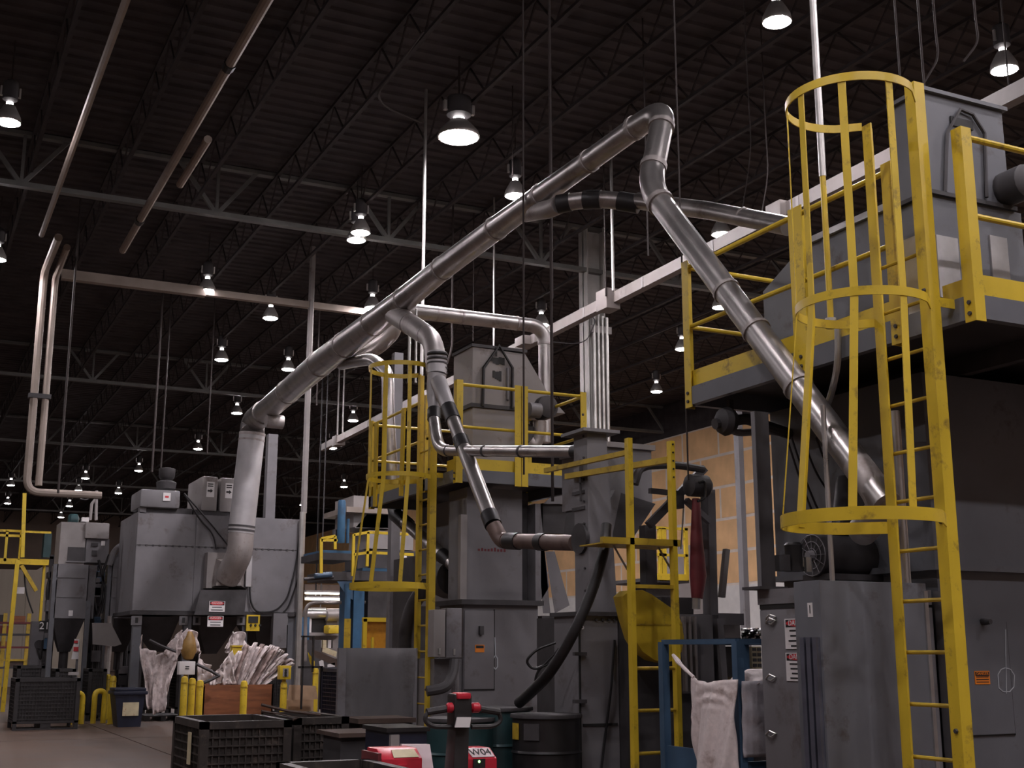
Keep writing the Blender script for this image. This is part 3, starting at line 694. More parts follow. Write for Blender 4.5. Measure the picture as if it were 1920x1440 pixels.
# head of the elevator on the platform
XH = 6.32
ya, yb, z0, z1 = fx(1680, 200, 1740, 400, XH)
zt = float(aX(1700, 188, XH)[2]); zm = float(aX(1712, 372, XH)[2]); zl = float(aX(1710, 432, XH)[2])
XR = float(aY(1886, 300, ya)[0])
hd = MB().box(XH, ya, zm, XR, yb, zt).build('head_casing', 'grey2', m1)
MB().box(XH-.03, ya-.03, zt, XR+.03, yb+.03, zt+.03).build('head_lid', 'grey2', hd)
MB().box(XH-.035, ya-.035, zm-.03, XR+.035, yb+.035, zm).build('head_flange', 'dgrey', hd)
MB().box(XH, ya-.005, ZK0, XR+.1, yb, zm-.03).build('head_neck', 'grey2', m1)
nk = fx(1700, 440, 1742, 600, XH-.015)
MB().box(XH-.02, nk[0]+.02, nk[2]+.02, XH, nk[1], nk[3]).build('bright_panel', 'galvb', m1, label='bright sheet metal panel on the left side')
c0, c1, z0, z1 = fy(1758, 445, 1798, 560, ya-.01); MB().box(c0, ya-.02, z0, c1, ya-.006, z1).build('bright_panel', 'galvb', m1)
c0, c1, z0, z1 = fy(1858, 445, 1890, 540, ya-.01); MB().box(c0, ya-.02, z0, c1, ya-.006, z1).build('bright_panel', 'galvb', m1)
# arched inspection frame on the head front
fr = [(1772, 360), (1776, 250), (1800, 205), (1824, 215), (1846, 250), (1850, 370)]
q = [aY(x, y, ya-.02) for x, y in fr]; MB().tube([(p[0], ya-.02, p[2]) for p in q], .014, 6).build('inspection_frame', 'dgrey', hd)
c = aY(1800, 235, ya); MB().box(c[0]-.1, ya-.012, c[2]-.02, c[0]+.12, ya-.002, c[2]+.05).build('soot_patch', 'ink', hd)
# drive motor at the far right of the head
c = aY(1905, 348, ya-.1); MB().lathe([(.10, -.12), (.13, -.1), (.13, .12), (.06, .14), (.06, .2)], (c[0], ya-.1, c[2]), 16, 'y').build('drive_motor', 'dgrey', m1)
# transfer hopper left of the head
hy0, hy1, z0, z1 = fx(1480, 460, 1680, 560, XH+.05)
zt2 = float(aX(1640, 400, XH+.05)[2])
MB().prism([(yb, ZK0), (8.15, ZK0), (8.15, zt2-.25), (7.6, zt2), (yb, zt2+.02)], 'yz', XH+.05, XR).build('transfer_hopper', 'grey2', m1)
MB().box(XH+.02, yb, zt2-.02, XH+.08, 7.6, zt2+.03).build('hopper_rim', 'galvb', m1)
# duct inlet, vertical pipes
c = aX(1690, 960, 6.0)
MB().tube([(6.0, c[1], 1.85), (6.0, c[1], float(aX(1682, 770, 6.0)[2]))], .035, 12).build('vent_pipe', 'galvb', m1)
c = aX(1748, 960, 6.15); MB().tube([(6.18, c[1]-.1, 1.9), (6.18, c[1]-.1, ZF)], .055, 12).build('vent_pipe', 'galv', m1)
# fan with mesh guard and small motor on the boxes
cb = aY(1545, 1040, 7.1)
fan = thing('fan_motor', 'dark round fan motor with mesh guard lying on the grey cabinets', 'motor', (cb[0]+.2, 7.1, 2.0))
R = .155
MB().lathe([(R*.96, 0), (R, .02), (R, .55), (R*.7, .6)], (cb[0]-.02, 7.2, cb[2]-.0), 20, 'x').build('motor_drum', 'dgrey', fan)
gq = MB()
for a in range(12):
    an = math.pi*2*a/12; gq.tube([(cb[0]-.03, 7.2, cb[2]), (cb[0]-.03, 7.2+R*math.cos(an), cb[2]+R*math.sin(an))], .003, 4)
for rr in (.05, .1, .15): gq.tube([(cb[0]-.03, 7.2+rr*math.cos(k*math.pi/10), cb[2]+rr*math.sin(k*math.pi/10)) for k in range(21)], .004, 4)
gq.build('mesh_guard', 'grey', fan)
MB().lathe([(.03, -.04), (.04, 0)], (cb[0]-.03, 7.2, cb[2]), 10, 'x').build('hub', 'grey', fan)
MB().box(cb[0], 7.05, 1.95, cb[0]+.5, 7.35, cb[2]-R+.02).build('motor_foot', 'dgrey', fan)
c = aY(1585, 900, 7.3); c2 = aY(1575, 1000, 7.2)
MB().tube([c2, c], .07, 14).build('outlet_pipe', 'dgrey', fan)
c = aY(1498, 1072, 6.9)
mo = thing('small_motor', 'small dark upright motor standing on top of the danger cabinet', 'motor', (c[0], 6.95, 1.9))
MB().lathe([(.07, 0), (.07, .03), (.06, .03), (.06, .17), (.065, .18), (.05, .2)], (c[0], 6.95, 1.99), 16).build('motor_can', 'black', mo)
MB().box(c[0]-.13, 6.9, 1.99, c[0]-.07, 7.0, 2.1).build('terminal_box', 'dgrey', mo)
MB().lathe([(.03, 0), (.03, .1)], (c[0]+.12, 6.95, 1.99), 10).build('fitting', 'conduit', mo)

# cabinet marked 1
YC = 6.2
cx = float(aY(1547, 1300, YC)[0]); cz = float(aY(1547, 1088, YC)[2]); cxr = float(aY(1750, 1300, YC)[0]); cyb = float(aX(1497, 1300, cx)[1])
cb1 = thing('control_cabinet', 'large plain grey cabinet with the number 1 on its narrow side', 'cabinet', ((cx+cxr)/2, YC+.15, 0))
MB().box(cx, YC, .04, cxr, cyb, cz).build('cabinet_body', 'grey2', cb1, bevel=.006)
MB().box(cx+.02, YC+.02, 0, cxr-.02, cyb-.02, .04).build('plinth', 'dgrey', cb1)
ny0, ny1, nz0, nz1 = fx(1516, 1130, 1524, 1157, cx)
npl = MB().box(cx-.003, ny0, nz0, cx, ny1+.006, nz1).build('number_plate', 'paper', cb1)
tt = text('1', 'ink', npl, (cx-.004, (ny0+ny1+.006)/2, (nz0+nz1)/2), (nz1-nz0)*.85, 90, -90, 'number')
sy0, sy1, sz0, sz1 = fx(1507, 1195, 1543, 1440, cx-.01)
for k in range(3):
    y = sy0+(sy1-sy0)*(k+.15)/3; MB().box(cx-.03, y, 0.05, cx-.001, y+(sy1-sy0)*.22, sz1).build('strut_channel', 'bluesteel', cb1)
MB().box(cxr-.03, YC-.012, .1, cxr, YC, cz-.05).build('edge_strip', 'galvb', cb1)
# danger cabinet: its door faces the aisle
XD = 5.34
dyn = cyb+.02; dyf = float(aX(1432, 1300, XD)[1]); dz = float(aX(1460, 1104, XD)[2])
dc = thing('machine_cabinet', 'grey cabinet with two red headed danger signs and wire latches', 'cabinet', (XD+.4, (dyn+dyf)/2, 0))
MB().box(XD, dyn, 0, XL1-.08, dyf, dz-.12).build('cabinet_body', 'grey', dc)
MB().box(XD-.02, dyn+.02, .48, XD, dyf-.02, dz-.14).build('hatch_door', 'grey', dc, bevel=.004)
MB().box(XD-.012, dyn, dz-.1, XL1-.08, dyf+.01, dz).build('cabinet_lid', 'grey', dc)
MB().box(XD-.006, dyn+.01, dz-.13, XD+.1, dyf-.002, dz-.1).build('lid_gap', 'ink', dc)
MB().box(XD-.006, dyn+.02, .43, XD+.1, dyf-.01, .47).build('door_gap', 'ink', dc)
for (x0, y0, x1, y1) in ((1472, 1160, 1500, 1217), (1474, 1224, 1502, 1277)):
    Y0, Y1, Z0, Z1 = fx(x0, y0, x1, y1, XD-.025); sign(dc, (XD-.026, Y1-.14, (Z0+Z1)/2), .28, Z1-Z0, -90)
for y in (1158, 1165, 1270, 1375):
    a = aX(1437, y, XD-.03); mb = MB()
    mb.tube([(XD-.02, a[1]+.02, a[2]-.01), (XD-.05, a[1]-.03, a[2]), (XD-.05, a[1]-.06, a[2]+.02), (XD-.03, a[1]-.1, a[2]+.005), (XD-.04, a[1]-.06, a[2]-.02), (XD-.03, a[1]-.02, a[2]-.015)], .006, 6); mb.build('wire_latch', 'conduit', dc)
# dark support column standing on the cabinet
yc_ = dyf-.08
cx0_, cx1_ = float(aY(1421, 900, yc_)[0]), float(aY(1446, 900, yc_)[0]); zb_, zt_ = dz+.02, float(aY(1430, 772, yc_)[2])
sc1 = thing('support_post', 'thick dark steel post under the far end of the right platform', 'post', ((cx0_+cx1_)/2, yc_, dz))
MB().box(cx0_, yc_, zb_, cx1_, yc_+.05, zt_).build('post_shaft', 'dgrey', sc1)
MB().box(cx0_-.004, yc_+.004, zb_, cx0_, yc_+.046, zt_).build('post_side', 'grey', sc1)
MB().box(cx0_-.06, yc_-.05, dz, cx1_+.06, yc_+.15, zb_).build('base_plate', 'dgrey', sc1)
# motor and pipework hanging under the far platform end
c = aY(1385, 792, 8.0)
pw = thing('pipework', 'dark pipework and valve hanging under the far end of the right platform', 'pipe', (c[0], 8.0, c[2]))
MB().tube(bend([aY(1340, 795, 8), aY(1400, 785, 8), aY(1440, 800, 8), aY(1530, 830, 8)], .05), .045, 10).build('pipe_run', 'dgrey', pw)
MB().lathe([(.02, -.1), (.1, -.05), (.12, 0), (.1, .05), (.02, .1)], tuple(aY(1362, 790, 8)), 14, 'x').build('valve_body', 'dgrey', pw)
MB().tube(bend([aY(1352, 800, 8.05), aY(1385, 812, 8.05), aY(1440, 808, 8.05), aY(1520, 818, 8.05)], .05), .03, 8).build('pipe_run', 'grey', pw)
MB().box(*aY(1370, 790, 8.02)-np.array([.02, .02, 0]), *(aY(1370, 790, 8.02)[:2]+.02), ZF).build('pipe_hanger', 'dgrey', pw)
# cables between platform and fan
cbm = thing('cable_bundle', 'black cables hanging in front of the tan wall behind the cage', 'cable', aY(1500, 900, 7.7))
for pts in ([(1478, 830), (1500, 900), (1525, 965)], [(1484, 820), (1512, 905), (1535, 960), (1560, 975)], [(1505, 815), (1525, 880), (1565, 940)], [(1530, 820), (1548, 870), (1580, 900)]):
    MB().tube(bend([aY(x, y, 7.6) for x, y in pts], .2), .009, 6).build('cable', 'black', cbm)
# flexible conduit on the platform kick plate and conduit through the cage
c = aX(1571, 612, XP-.02)
yv = float(c[1])
cd = thing('conduit_riser', 'galvanized conduit dropping through the big cage to the kick plate', 'conduit', (XP-.1, yv, 3.0))
zy = float(aX(1560, 325, XP-.06)[2])
MB().tube([(XP-.08, yv, c[2]), (XP-.08, yv, zy)], .022, 10).build('painted_conduit', 'yellow', cd, label='yellow painted lower conduit')
MB().tube([(XP-.08, yv, zy), (XP-.08, yv, ZC+.004)], .026, 10).build('upper_conduit', 'conduit', cd)
MB().tube([(XP-.08, yv, c[2]-.02), (XP-.08, yv, c[2]+.05)], .04, 10).build('fitting', 'conduit', cd)
fl_ = [aX(1571, 615, XP-.08), aX(1572, 680, XP-.08), aX(1560, 735, XP+.0), aX(1540, 790, XP+.3)]
MB().tube(bend(fl_, .2), .024, 10).build('flexible_conduit', 'conduit', cd)
c = aY(1548, 1030, 6.45); MB().tube([(c[0], 6.4, cz), (c[0], 6.4, float(aY(1545, 760, 6.4)[2]))], .017, 8).build('lower_conduit', 'galvb', cd)
#PART4
def bxY_(x0, y0, x1, y1, Y, dep): a, b_, c, d = fy(x0, y0, x1, y1, Y); return (a, Y, c, b_, Y+dep, d)
# ================================================================== MIDDLE MACHINE
Y3 = 13.8
m3 = thing('blast_machine', 'tall grey machine in the middle, under its yellow railed platform', 'machine', (6.8, 14.6, 0))
X0, X1, Z0, Z1 = fy(862, 905, 979, 1130, Y3); zj = Z0
MB().box(X0+.09, Y3, zj+.03, X1, 14.35, ZF-.02).box(X0+.45, 14.35, zj+.03, X1, 16.2, ZF-.02).build('upper_body', 'grey', m3)
MB().box(X0, Y3-.03, zj+.03, X0+.085, Y3+.05, float(aY(868, 965, Y3)[2])).build('corner_angle', 'lgrey', m3)
q0, q1, _, _ = fy(979, 905, 1004, 1130, Y3); MB().box(q0+.01, Y3+.2, zj+.03, q1, 16.2, ZF-.02).build('dark_recess', 'dgrey', m3)
q0, q1, _, _ = fy(1004, 950, 1014, 1130, Y3-.02); MB().box(q0, Y3-.02, zj+.03, q1, Y3+.2, float(aY(1008, 945, Y3)[2])).build('support_channel', 'grey', m3)
L0, L1, _, _ = fy(868, 1140, 1009, 1440, Y3-.05)
MB().box(X0-.02, Y3-.12, zj-.03, L1+.05, 14.5, zj+.03).build('joint_flange', 'dgrey', m3)
MB().box(L0, Y3-.05, 0, L1, 14.5, zj-.03).build('lower_body', 'grey', m3)
d0, d1, dz0, dz1 = fy(869, 1142, 926, 1292, Y3-.06)
MB().box(d0+.01, Y3-.065, dz0, d1, Y3-.05, dz1-.02).build('access_door', 'grey', m3, bevel=.004)
MB().box(d1, Y3-.056, dz0-.012, d1+.014, Y3-.05, dz1).box(d0+.01, Y3-.056, dz0-.02, d1+.014, Y3-.05, dz0).build('door_gap', 'ink', m3)
c = aY(902, 1182, Y3-.07); MB().box(c[0]-.03, Y3-.11, c[2]-.05, c[0]+.02, Y3-.065, c[2]+.05).build('door_latch', 'dgrey', m3)
e0, e1, f0, f1 = fy(891, 1209, 908, 1223, Y3-.068)
sk = MB().box(e0, Y3-.07, f0, e1, Y3-.065, f1).build('warning_sticker', 'orange', m3); MB().box(e0+.01, Y3-.072, f0+(f1-f0)*.55, e1-.01, Y3-.07, f1-.008).build('sticker_header', 'ink', sk)
outline(m3, [(928, 1195), (929, 1228)], Y3-.055, .012); outline(m3, [(929, 1228), (925, 1235), (925, 1250), (929, 1255), (933, 1250), (933, 1235), (929, 1228)], Y3-.055, .012)
# faded stencil strip, unreadable smudges of old paint
q0, q1, g0_, g1_ = fy(896, 1026, 950, 1034, Y3)
for k in range(9):
    x = q0+(q1-q0)*k/9; MB().box(x, Y3-.003, g0_, x+(q1-q0)*.07, Y3, g0_+(g1_-g0_)*random.uniform(.5, 1)).build('faded_paint_mark', 'redd', m3)
# electrical boxes and lower left casing
for x0, x1, y0, y1, nm in ((813, 835, 1143, 1232, 'electrical_box'), (837, 866, 1140, 1233, 'electrical_box')):
    a0, a1, b0, b1 = fy(x0, y0, x1, y1, Y3-.2); o = MB().box(a0, Y3-.2, b0, a1, Y3-.02, b1).build(nm, 'lgrey' if x0 == 813 else 'grey', m3, bevel=.008)
    MB().box((a0+a1)/2-.012, Y3-.215, b0+.03, (a0+a1)/2+.012, Y3-.2, b0+.1).build('box_latch', 'conduit', o)
a0, a1, b0, b1 = fy(813, 1235, 868, 1440, Y3-.02); MB().box(a0, Y3-.02, 0, a1+.02, 14.5, b1).build('side_casing', 'grey', m3)
MB().tube(bend([aY(852, 1238, Y3-.25), aY(850, 1262, Y3-.3), aY(838, 1290, Y3-.4), aY(800, 1296, Y3-.35)], .2), .06, 10).build('flexible_hose', 'dgrey', m3)
MB().tube([aY(853, 1240, Y3-.15), aY(853, 1330, Y3-.15)], .045, 10).build('drop_pipe', 'grey', m3)
# blower behind the caged ladder
c = aD(838, 1085, 16.2)
MB().lathe([(.05, -.2), (.22, -.18), (.26, 0), (.22, .18), (.05, .2)], c, 18, 'y').build('blower_housing', 'dgrey', m3)
MB().tube(bend([aD(845, 1050, 16.3), aD(866, 1020, 16), aD(858, 960, 15.8)], .4), .09, 10).build('blower_pipe', 'dgrey', m3)
MB().tube(bend([aD(802, 1095, 15.2), aD(775, 1130, 15.3), aD(760, 1180, 15.3), aD(757, 1240, 15.3)], .3), .09, 12).build('flexible_hose', 'dgrey', m3)
fz = bxY_(772, 1045, 872, 1240, 17.6, .8); MB().box(fz[0], 17.6, 0, fz[3], 18.4, fz[5]).build('rear_casing', 'dgrey', m3)
# head on the platform
YH = 14.35
h0, h1, hz0, hz1 = fy(886, 655, 985, 770, YH); hz1 = float(aY(930, 655, YH)[2])
hxl = h0
zmid = float(aY(930, 763, YH)[2])
h3 = MB().prism([(h0, zmid), (float(aY(1060, 770, YH)[0]), zmid), (float(aY(1032, 745, YH)[0]), float(aY(1032, 745, YH)[2])), (h1, hz1-.02), (h0, hz1)], 'xz', YH, YH+.62).build('head_casing', 'lgrey', m3)
MB().box(h0-.02, YH-.02, hz1, h1+.02, YH+.64, hz1+.04).build('head_lid', 'dgrey', h3)
MB().box(h0-.03, YH-.03, zmid-.03, h1+.05, YH+.65, zmid+.02).build('head_flange', 'dgrey', h3)
MB().box(h0+.005, YH, ZK0, h1+.02, YH+.6, zmid-.03).build('head_neck', 'lgrey', m3)
fr = [(905, 762), (907, 690), (936, 648), (961, 690), (960, 766)]
MB().tube([aY(x, y, YH-.03) for x, y in fr], .022, 6).build('inspection_frame', 'black', h3)
MB().tube([aY(931, 650, YH-.03), aY(931, 668, YH-.03)], .012, 6).build('frame_hook', 'dgrey', h3)
for (x0, y0, x1, y1, n) in ((919, 669, 946, 684, 5), (924, 695, 940, 715, 4)):
    a0, a1, b0, b1 = fy(x0, y0, x1, y1, YH-.004)
    for k in range(n):
        x = a0+(a1-a0)*k/n; MB().box(x, YH-.008, b0+(b1-b0)*random.uniform(0, .4), x+(a1-a0)/n*1.02, YH-.001, b1-(b1-b0)*random.uniform(0, .15)).build('soot_mark', 'ink', h3)
MB().tube([aY(952, 690, YH-.02), aY(952, 750, YH-.02)], .02, 6).build('slide_bar', 'grey', h3)
a0, a1, b0, b1 = fy(985, 740, 1022, 755, YH+.2); MB().tube([aY(982, 747, YH+.1), aY(1025, 747, YH+.1)], .075, 12).build('drive_shaft_cover', 'galvd', m3)
c = aY(1020, 765, YH); MB().lathe([(.06, -.14), (.15, -.12), (.16, .1), (.07, .16)], (c[0], YH, c[2]), 16, 'y').build('drive_motor', 'dgrey', m3)
c = aY(995, 772, YH); MB().lathe([(.05, -.1), (.1, -.08), (.1, .08), (.05, .1)], (c[0], YH-.1, c[2]), 14, 'x').build('gearbox', 'grey', m3)
MB().tube(bend([aY(1012, 790, YH), aY(1012, 815, YH), aY(1000, 838, YH), aY(990, 828, YH)], .15), .09, 12).build('chute_pipe', 'galvd', m3)
MB().tube([aY(1003, 790, YH+.2), aY(1003, 810, YH+.2)], .08, 12).build('chute_pipe', 'lgrey', m3)
c = aY(988, 815, YH); MB().lathe([(.05, -.15), (.12, -.1), (.12, .1), (.05, .15)], (c[0], YH+.05, c[2]), 14).build('outlet_hopper', 'dgrey', m3)
# things seen between the machine and the elevator
sp = thing('sloped_casing', 'grey casing with leaning plates between the middle machine and the elevator', 'casing', aY(1045, 1050, 14.6)*np.array([1, 1, 0]))
a0, a1, b0, b1 = fy(1018, 945, 1078, 1000, 14.6); MB().box(a0, 14.6, b0, a1+.1, 15.4, b1).build('casing_box', 'dgrey', sp)
MB().hexa([aY(x, y, 14.55) for x, y in ((1018, 945), (1078, 945), (1060, 925), (1040, 925))], [aY(x, y, 15.3) for x, y in ((1018, 945), (1078, 945), (1060, 925), (1040, 925))]).build('casing_cover', 'grey', sp)
for pts in ([(1005, 955), (1014, 955), (1032, 1150), (1018, 1150)], [(1022, 1034), (1040, 1034), (1068, 1135), (1040, 1150)], [(1010, 1010), (1018, 1010), (1030, 1100), (1012, 1130)]):
    MB().hexa([aY(x, y, 14.5) for x, y in pts], [aY(x, y, 14.56) for x, y in pts]).build('leaning_plate', 'grey', sp)
MB().box(a0-.1, 14.45, 0, a1+.3, 15.3, float(aY(1040, 1155, 14.5)[2])).build('casing_base', 'dgrey', sp)

# ================================================================== ELEVATOR AND SECOND MACHINE
YE = 9.7
el = thing('bucket_elevator', 'tall narrow grey elevator casing standing right of the middle machine', 'elevator', aY(1115, 1300, YE)*np.array([1, 1, 0]))
x0 = float(aY(1103, 1000, YE)[0]); x1 = float(aY(1138, 900, YE)[0]); yb_ = float(aX(1077, 950, x0)[1])
ztp = float(aY(1115, 812, YE)[2]); zbm = float(aY(1100, 1150, YE)[2])
MB().hexa([(x0, YE, zbm), (x1+.09, YE, zbm), (x1+.09, yb_, zbm), (x0, yb_, zbm)], [(x0, YE, ztp), (x1, YE, ztp), (x1, yb_, ztp), (x0, yb_, ztp)]).build('casing', 'grey', el)
MB().box(x0-.08, YE-.08, ztp, x1+.1, yb_+.1, ztp+.03).build('top_flange', 'grey', el)
for y in (870, 925, 955): MB().box(x0-.012, YE+.05, float(aX(1095, y, x0)[2]), x0, YE+.28, float(aX(1095, y, x0)[2])+.03).build('stiffener', 'dgrey', el)
for k in range(9):
    z = zbm+.2+k*.2; MB().lathe([(.012, -.012), (.012, 0)], (x0+.0, YE+.06, z), 6, 'x').build('bolt', 'dgrey', el)
MB().tube([aX(1090, 862, x0-.03), aX(1089, 905, x0-.03)], .02, 6).tube([aX(1088, 905, x0-.03), aX(1089, 940, x0-.03)], .012, 6).build('latch_rod', 'dgrey', el)
c = aX(1090, 1010, x0-.0); MB().lathe([(.14, -.03), (.14, .01)], (x0, c[1], c[2]), 16, 'x').build('inlet_flange', 'dgrey', el)
a0, a1, b0, b1 = fy(1087, 1155, 1160, 1440, YE-.25); ybt = float(aX(1040, 1300, a0)[1])
MB().box(a0, YE-.25, 0, a1, ybt, b1).build('boot_casing', 'grey', el)
MB().box(a0-.03, YE-.29, b1, a1+.05, ybt+.03, b1+.035).build('boot_flange', 'dgrey', el)
MB().prism([(a1, 0), (float(aY(1186, 1300, YE-.2)[0]), 0), (float(aY(1184, 1200, YE-.2)[0]), 1.3), (a1, b1)], 'xz', YE-.2, yb_+.2).build('boot_side', 'dgrey', el)
s0_, s1_, t0_, t1_ = fy(1087, 1165, 1090, 1440, YE-.25); MB().box(a0-.004, YE-.254, .05, a0+.012, YE-.24, b1-.05).build('corner_gap', 'ink', el)
MB().box(s1_+.01, YE-.262, float(aY(1100, 1362, YE-.25)[2]), a1-.02, YE-.25, float(aY(1100, 1357, YE-.25)[2])).build('lower_gap', 'ink', el)
for y in (1226, 1315): c = aY(1086, y, YE-.27); MB().box(c[0]-.06, YE-.30, c[2]-.015, c[0]+.06, YE-.262, c[2]+.015).build('hinge', 'dgrey', el)
for x in (1092, 1118, 1130, 1142, 1152): c = aY(x, 1162, YE-.26); MB().lathe([(.014, -.012), (.014, 0)], (c[0], YE-.255, c[2]), 6, 'y').build('bolt', 'dgrey', el)
c0_, c1_, g0_, g1_ = fy(1146, 1270, 1152, 1440, YE-.26); MB().tube([aY(1152, 1200, YE-.27), aY(1146, 1290, YE-.3), aY(1135, 1380, YE-.28), aY(1128, 1440, YE-.28)], .012, 6).build('pull_cable', 'black', el)
c = aY(1094, 1175, YE-.27); text('6', 'paper', el, (c[0], YE-.253, c[2]), .07)
# side box with dark hopper
YS = 10.0
sb = thing('feed_hopper', 'grey feed box with dark sloping hopper behind the slim yellow ladder', 'hopper', aY(1175, 1000, YS)*np.array([1, 1, 0]))
b0x, b1x, z0, z1 = fy(1139, 832, 1222, 945, YS)
MB().box(b0x, YS, z0, b1x, YS+.9, z1).build('feed_box', 'grey', sb)
MB().box(b0x-.03, YS-.03, z1-.05, b1x+.03, YS+.9, z1).build('box_rim', 'lgrey', sb)
hp = [aY(x, y, YS-.05) for x, y in ((1150, 920), (1228, 945), (1180, 1018), (1140, 1018))]
MB().hexa([(p[0], YS-.06, p[2]) for p in hp], [(p[0], YS+.85, p[2]) for p in hp]).build('hopper_body', 'dgrey', sb)
hp = [aY(x, y, YS-.12) for x, y in ((1137, 945), (1152, 918), (1162, 925), (1146, 1005), (1137, 1000))]
MB().hexa([(p[0], YS-.14, p[2]) for p in hp], [(p[0], YS-.06, p[2]) for p in hp]).build('hopper_side', 'grey', sb)
c = aY(1221, 1050, 9.6); MB().box(c[0]-.06, 9.6, float(aY(1221, 1100, 9.6)[2]), c[0]+.06, 9.7, float(aY(1221, 985, 9.6)[2])).build('hopper_leg', 'dgrey', sb)
YL = 8.4
# slim ladder with landing brackets
lx0 = float(aY(1188, 1250, YL)[0]); lx1 = float(aY(1270, 1250, YL)[0])
sl = thing('ladder', 'slim yellow ladder with small landing brackets beside the yellow belt guard', 'ladder', ((lx0+lx1)/2, YL, 0))
zl0 = float(aY(1185, 822, YL)[2]); zl1 = float(aY(1270, 828, YL)[2])
MB().box(lx0-.02, YL-.02, 0, lx0+.02, YL+.04, zl0).build('rail', 'yellow', sl); MB().box(lx1-.02, YL-.02, .3, lx1+.02, YL+.04, zl1).build('rail', 'yellow', sl)
for y in (1253, 1332, 1412): c = aY(1228, y, YL); MB().tube([(lx0, YL+.01, c[2]), (lx1, YL+.01, c[2])], .014, 8).build('rung', 'yellowd', sl)
for y in (1100,): c = aY(1228, y, YL); MB().box(lx0, YL-.01, c[2]-.014, lx1, YL+.04, c[2]+.014).build('rung', 'yellowd', sl)
c = aY(1228, 1016, YL); MB().box(lx0-.27, YL-.02, c[2]-.022, lx1+.05, YL+.02, c[2]+.022).box(lx0-.27, YL-.02, c[2]-.03, lx1+.05, YL+.35, c[2]-.02).build('landing', 'yellowd', sl)
for xq in (1150, 1232): MB().bar(aY(xq, 1022, YL+.1), aY(xq+36, 1085, YL+.1), .012).build('landing_brace', 'lgrey', sl)
a = aY(1185, 848, YL); b_ = aX(1135, 868, lx0-.0); MB().bar((lx0, YL+.04, a[2]), (lx0-.05, 9.75, a[2]+.02), .04).build('top_tie', 'yellowd', sl)
MB().bar((lx1, YL+.04, zl1-.15), (lx1-.1, 10.0, zl1-.1), .05).build('top_tie', 'yellowd', sl)
for z in np.linspace(zl1-.3, zl1-.03, 5): MB().lathe([(.008, -.008), (.008, 0)], (lx1, YL-.02, z), 6, 'y').build('slot_hole', 'ink', sl)
# belt guard
YG = YL+.42
pg = [(1168, 1118), (1180, 1107), (1205, 1106), (1222, 1114), (1268, 1146), (1279, 1168), (1283, 1195), (1279, 1222), (1266, 1238), (1248, 1243), (1228, 1238), (1205, 1222), (1190, 1198), (1178, 1160)]
bg = thing('belt_guard', 'rounded yellow belt guard behind the slim ladder', 'guard', aY(1230, 1240, YG))
q = [aY(x, y, YG) for x, y in pg]; q = [(p[0], p[2]) for p in q]
MB().prism(q, 'xz', YG, YG+.16).build('guard_shell', 'yellow', bg, bevel=.006)
a = aY(1186, 1170, YG); b_ = aY(1279, 1172, YG); MB().box(a[0], YG-.006, a[2]-.008, b_[0], YG, a[2]+.004).build('seam', 'yellowd', bg)
# second machine body right of the guard
sm = thing('second_machine', 'dark grey machine body with a post, behind the belt guard and the bag rack', 'machine', aY(1300, 1400, 9.4)*np.array([1, 1, 0]))
a0, a1, b0, b1 = fy(1190, 1152, 1352, 1440, 9.2)
MB().box(a0, 9.2, 0, a1, 11, b1).build('body', 'dgrey', sm)
a0, a1, b0, b1 = fy(1278, 1152, 1338, 1300, 9.1); MB().box(a0, 9.1, b0, a1, 9.2, b1).build('front_panel', 'grey', sm)
for x in (1284, 1294, 1304): c = aY(x, 1250, 9.08); MB().box(c[0]-.012, 9.06, b0+.02, c[0]+.012, 9.1, b1-.02).build('strut_channel', 'galvd', sm)
q = [aY(x, y, 9.3) for x, y in ((1327, 918), (1341, 918), (1347, 1160), (1333, 1160))]; MB().hexa([(p[0], 9.3, p[2]) for p in q], [(p[0], 9.42, p[2]) for p in q]).build('hoist_post', 'grey', sm)
q = [aY(x, y, 9.15) for x, y in ((1338, 1160), (1350, 1160), (1360, 1300), (1350, 1300))]; MB().hexa([(p[0], 9.1, p[2]) for p in q], [(p[0], 9.2, p[2]) for p in q]).build('side_post', 'grey', sm)
a0, a1, b0, b1 = fy(1345, 1150, 1395, 1172, 9.6); MB().box(a0, 9.6, b0, a1, 10.2, b1).build('chute_end', 'grey', sm)
a0, a1, b0, b1 = fy(1358, 1160, 1388, 1196, 9.7); MB().box(a0, 9.7, b0, a1, 10.2, b1).build('chute_box', 'lgrey', sm)
a0, a1, b0, b1 = fy(1240, 1120, 1300, 1152, 9.6); MB().box(a0, 9.6, b0, a1, 10.2, b1).build('bearing_housing', 'dgrey', sm)
MB().bar(aY(1353, 1120, 9.5), aY(1362, 1030, 9.5), .05).build('lever', 'lgrey', sm)
# hoist arms and hoses above it
ho = thing('hoist_arm', 'dark hoist arms with motor holding a dark red hose, beside the slim ladder', 'hoist', aY(1300, 900, 9.3))
MB().tube(bend([aY(1190, 908, 9.0), aY(1198, 880, 9.0), aY(1215, 873, 9.0), aY(1265, 871, 9.1), aY(1318, 880, 9.2)], .15), .035, 10).build('hose_arch', 'dgrey', ho)
MB().bar(aY(1216, 985, 9.4), aY(1320, 878, 9.3), .07).build('jib_arm', 'dgrey', ho)
MB().bar(aY(1218, 920, 9.3), aY(1275, 926, 9.3), .045).build('jib_arm', 'dgrey', ho)
MB().bar(aY(1286, 938, 9.28), aY(1330, 978, 9.3), .05).build('jib_arm', 'grey', ho)
c = aY(1300, 912, 9.25); MB().lathe([(.05, -.1), (.1, -.08), (.1, .1), (.06, .14)], (c[0], 9.2, c[2]), 14, 'x').build('hoist_motor', 'dgrey', ho)
a0, a1, b0, b1 = fy(1262, 928, 1283, 952, 9.25); MB().box(a0, 9.25, b0, a1, 9.35, b1).build('pulley_block', 'dgrey', ho)
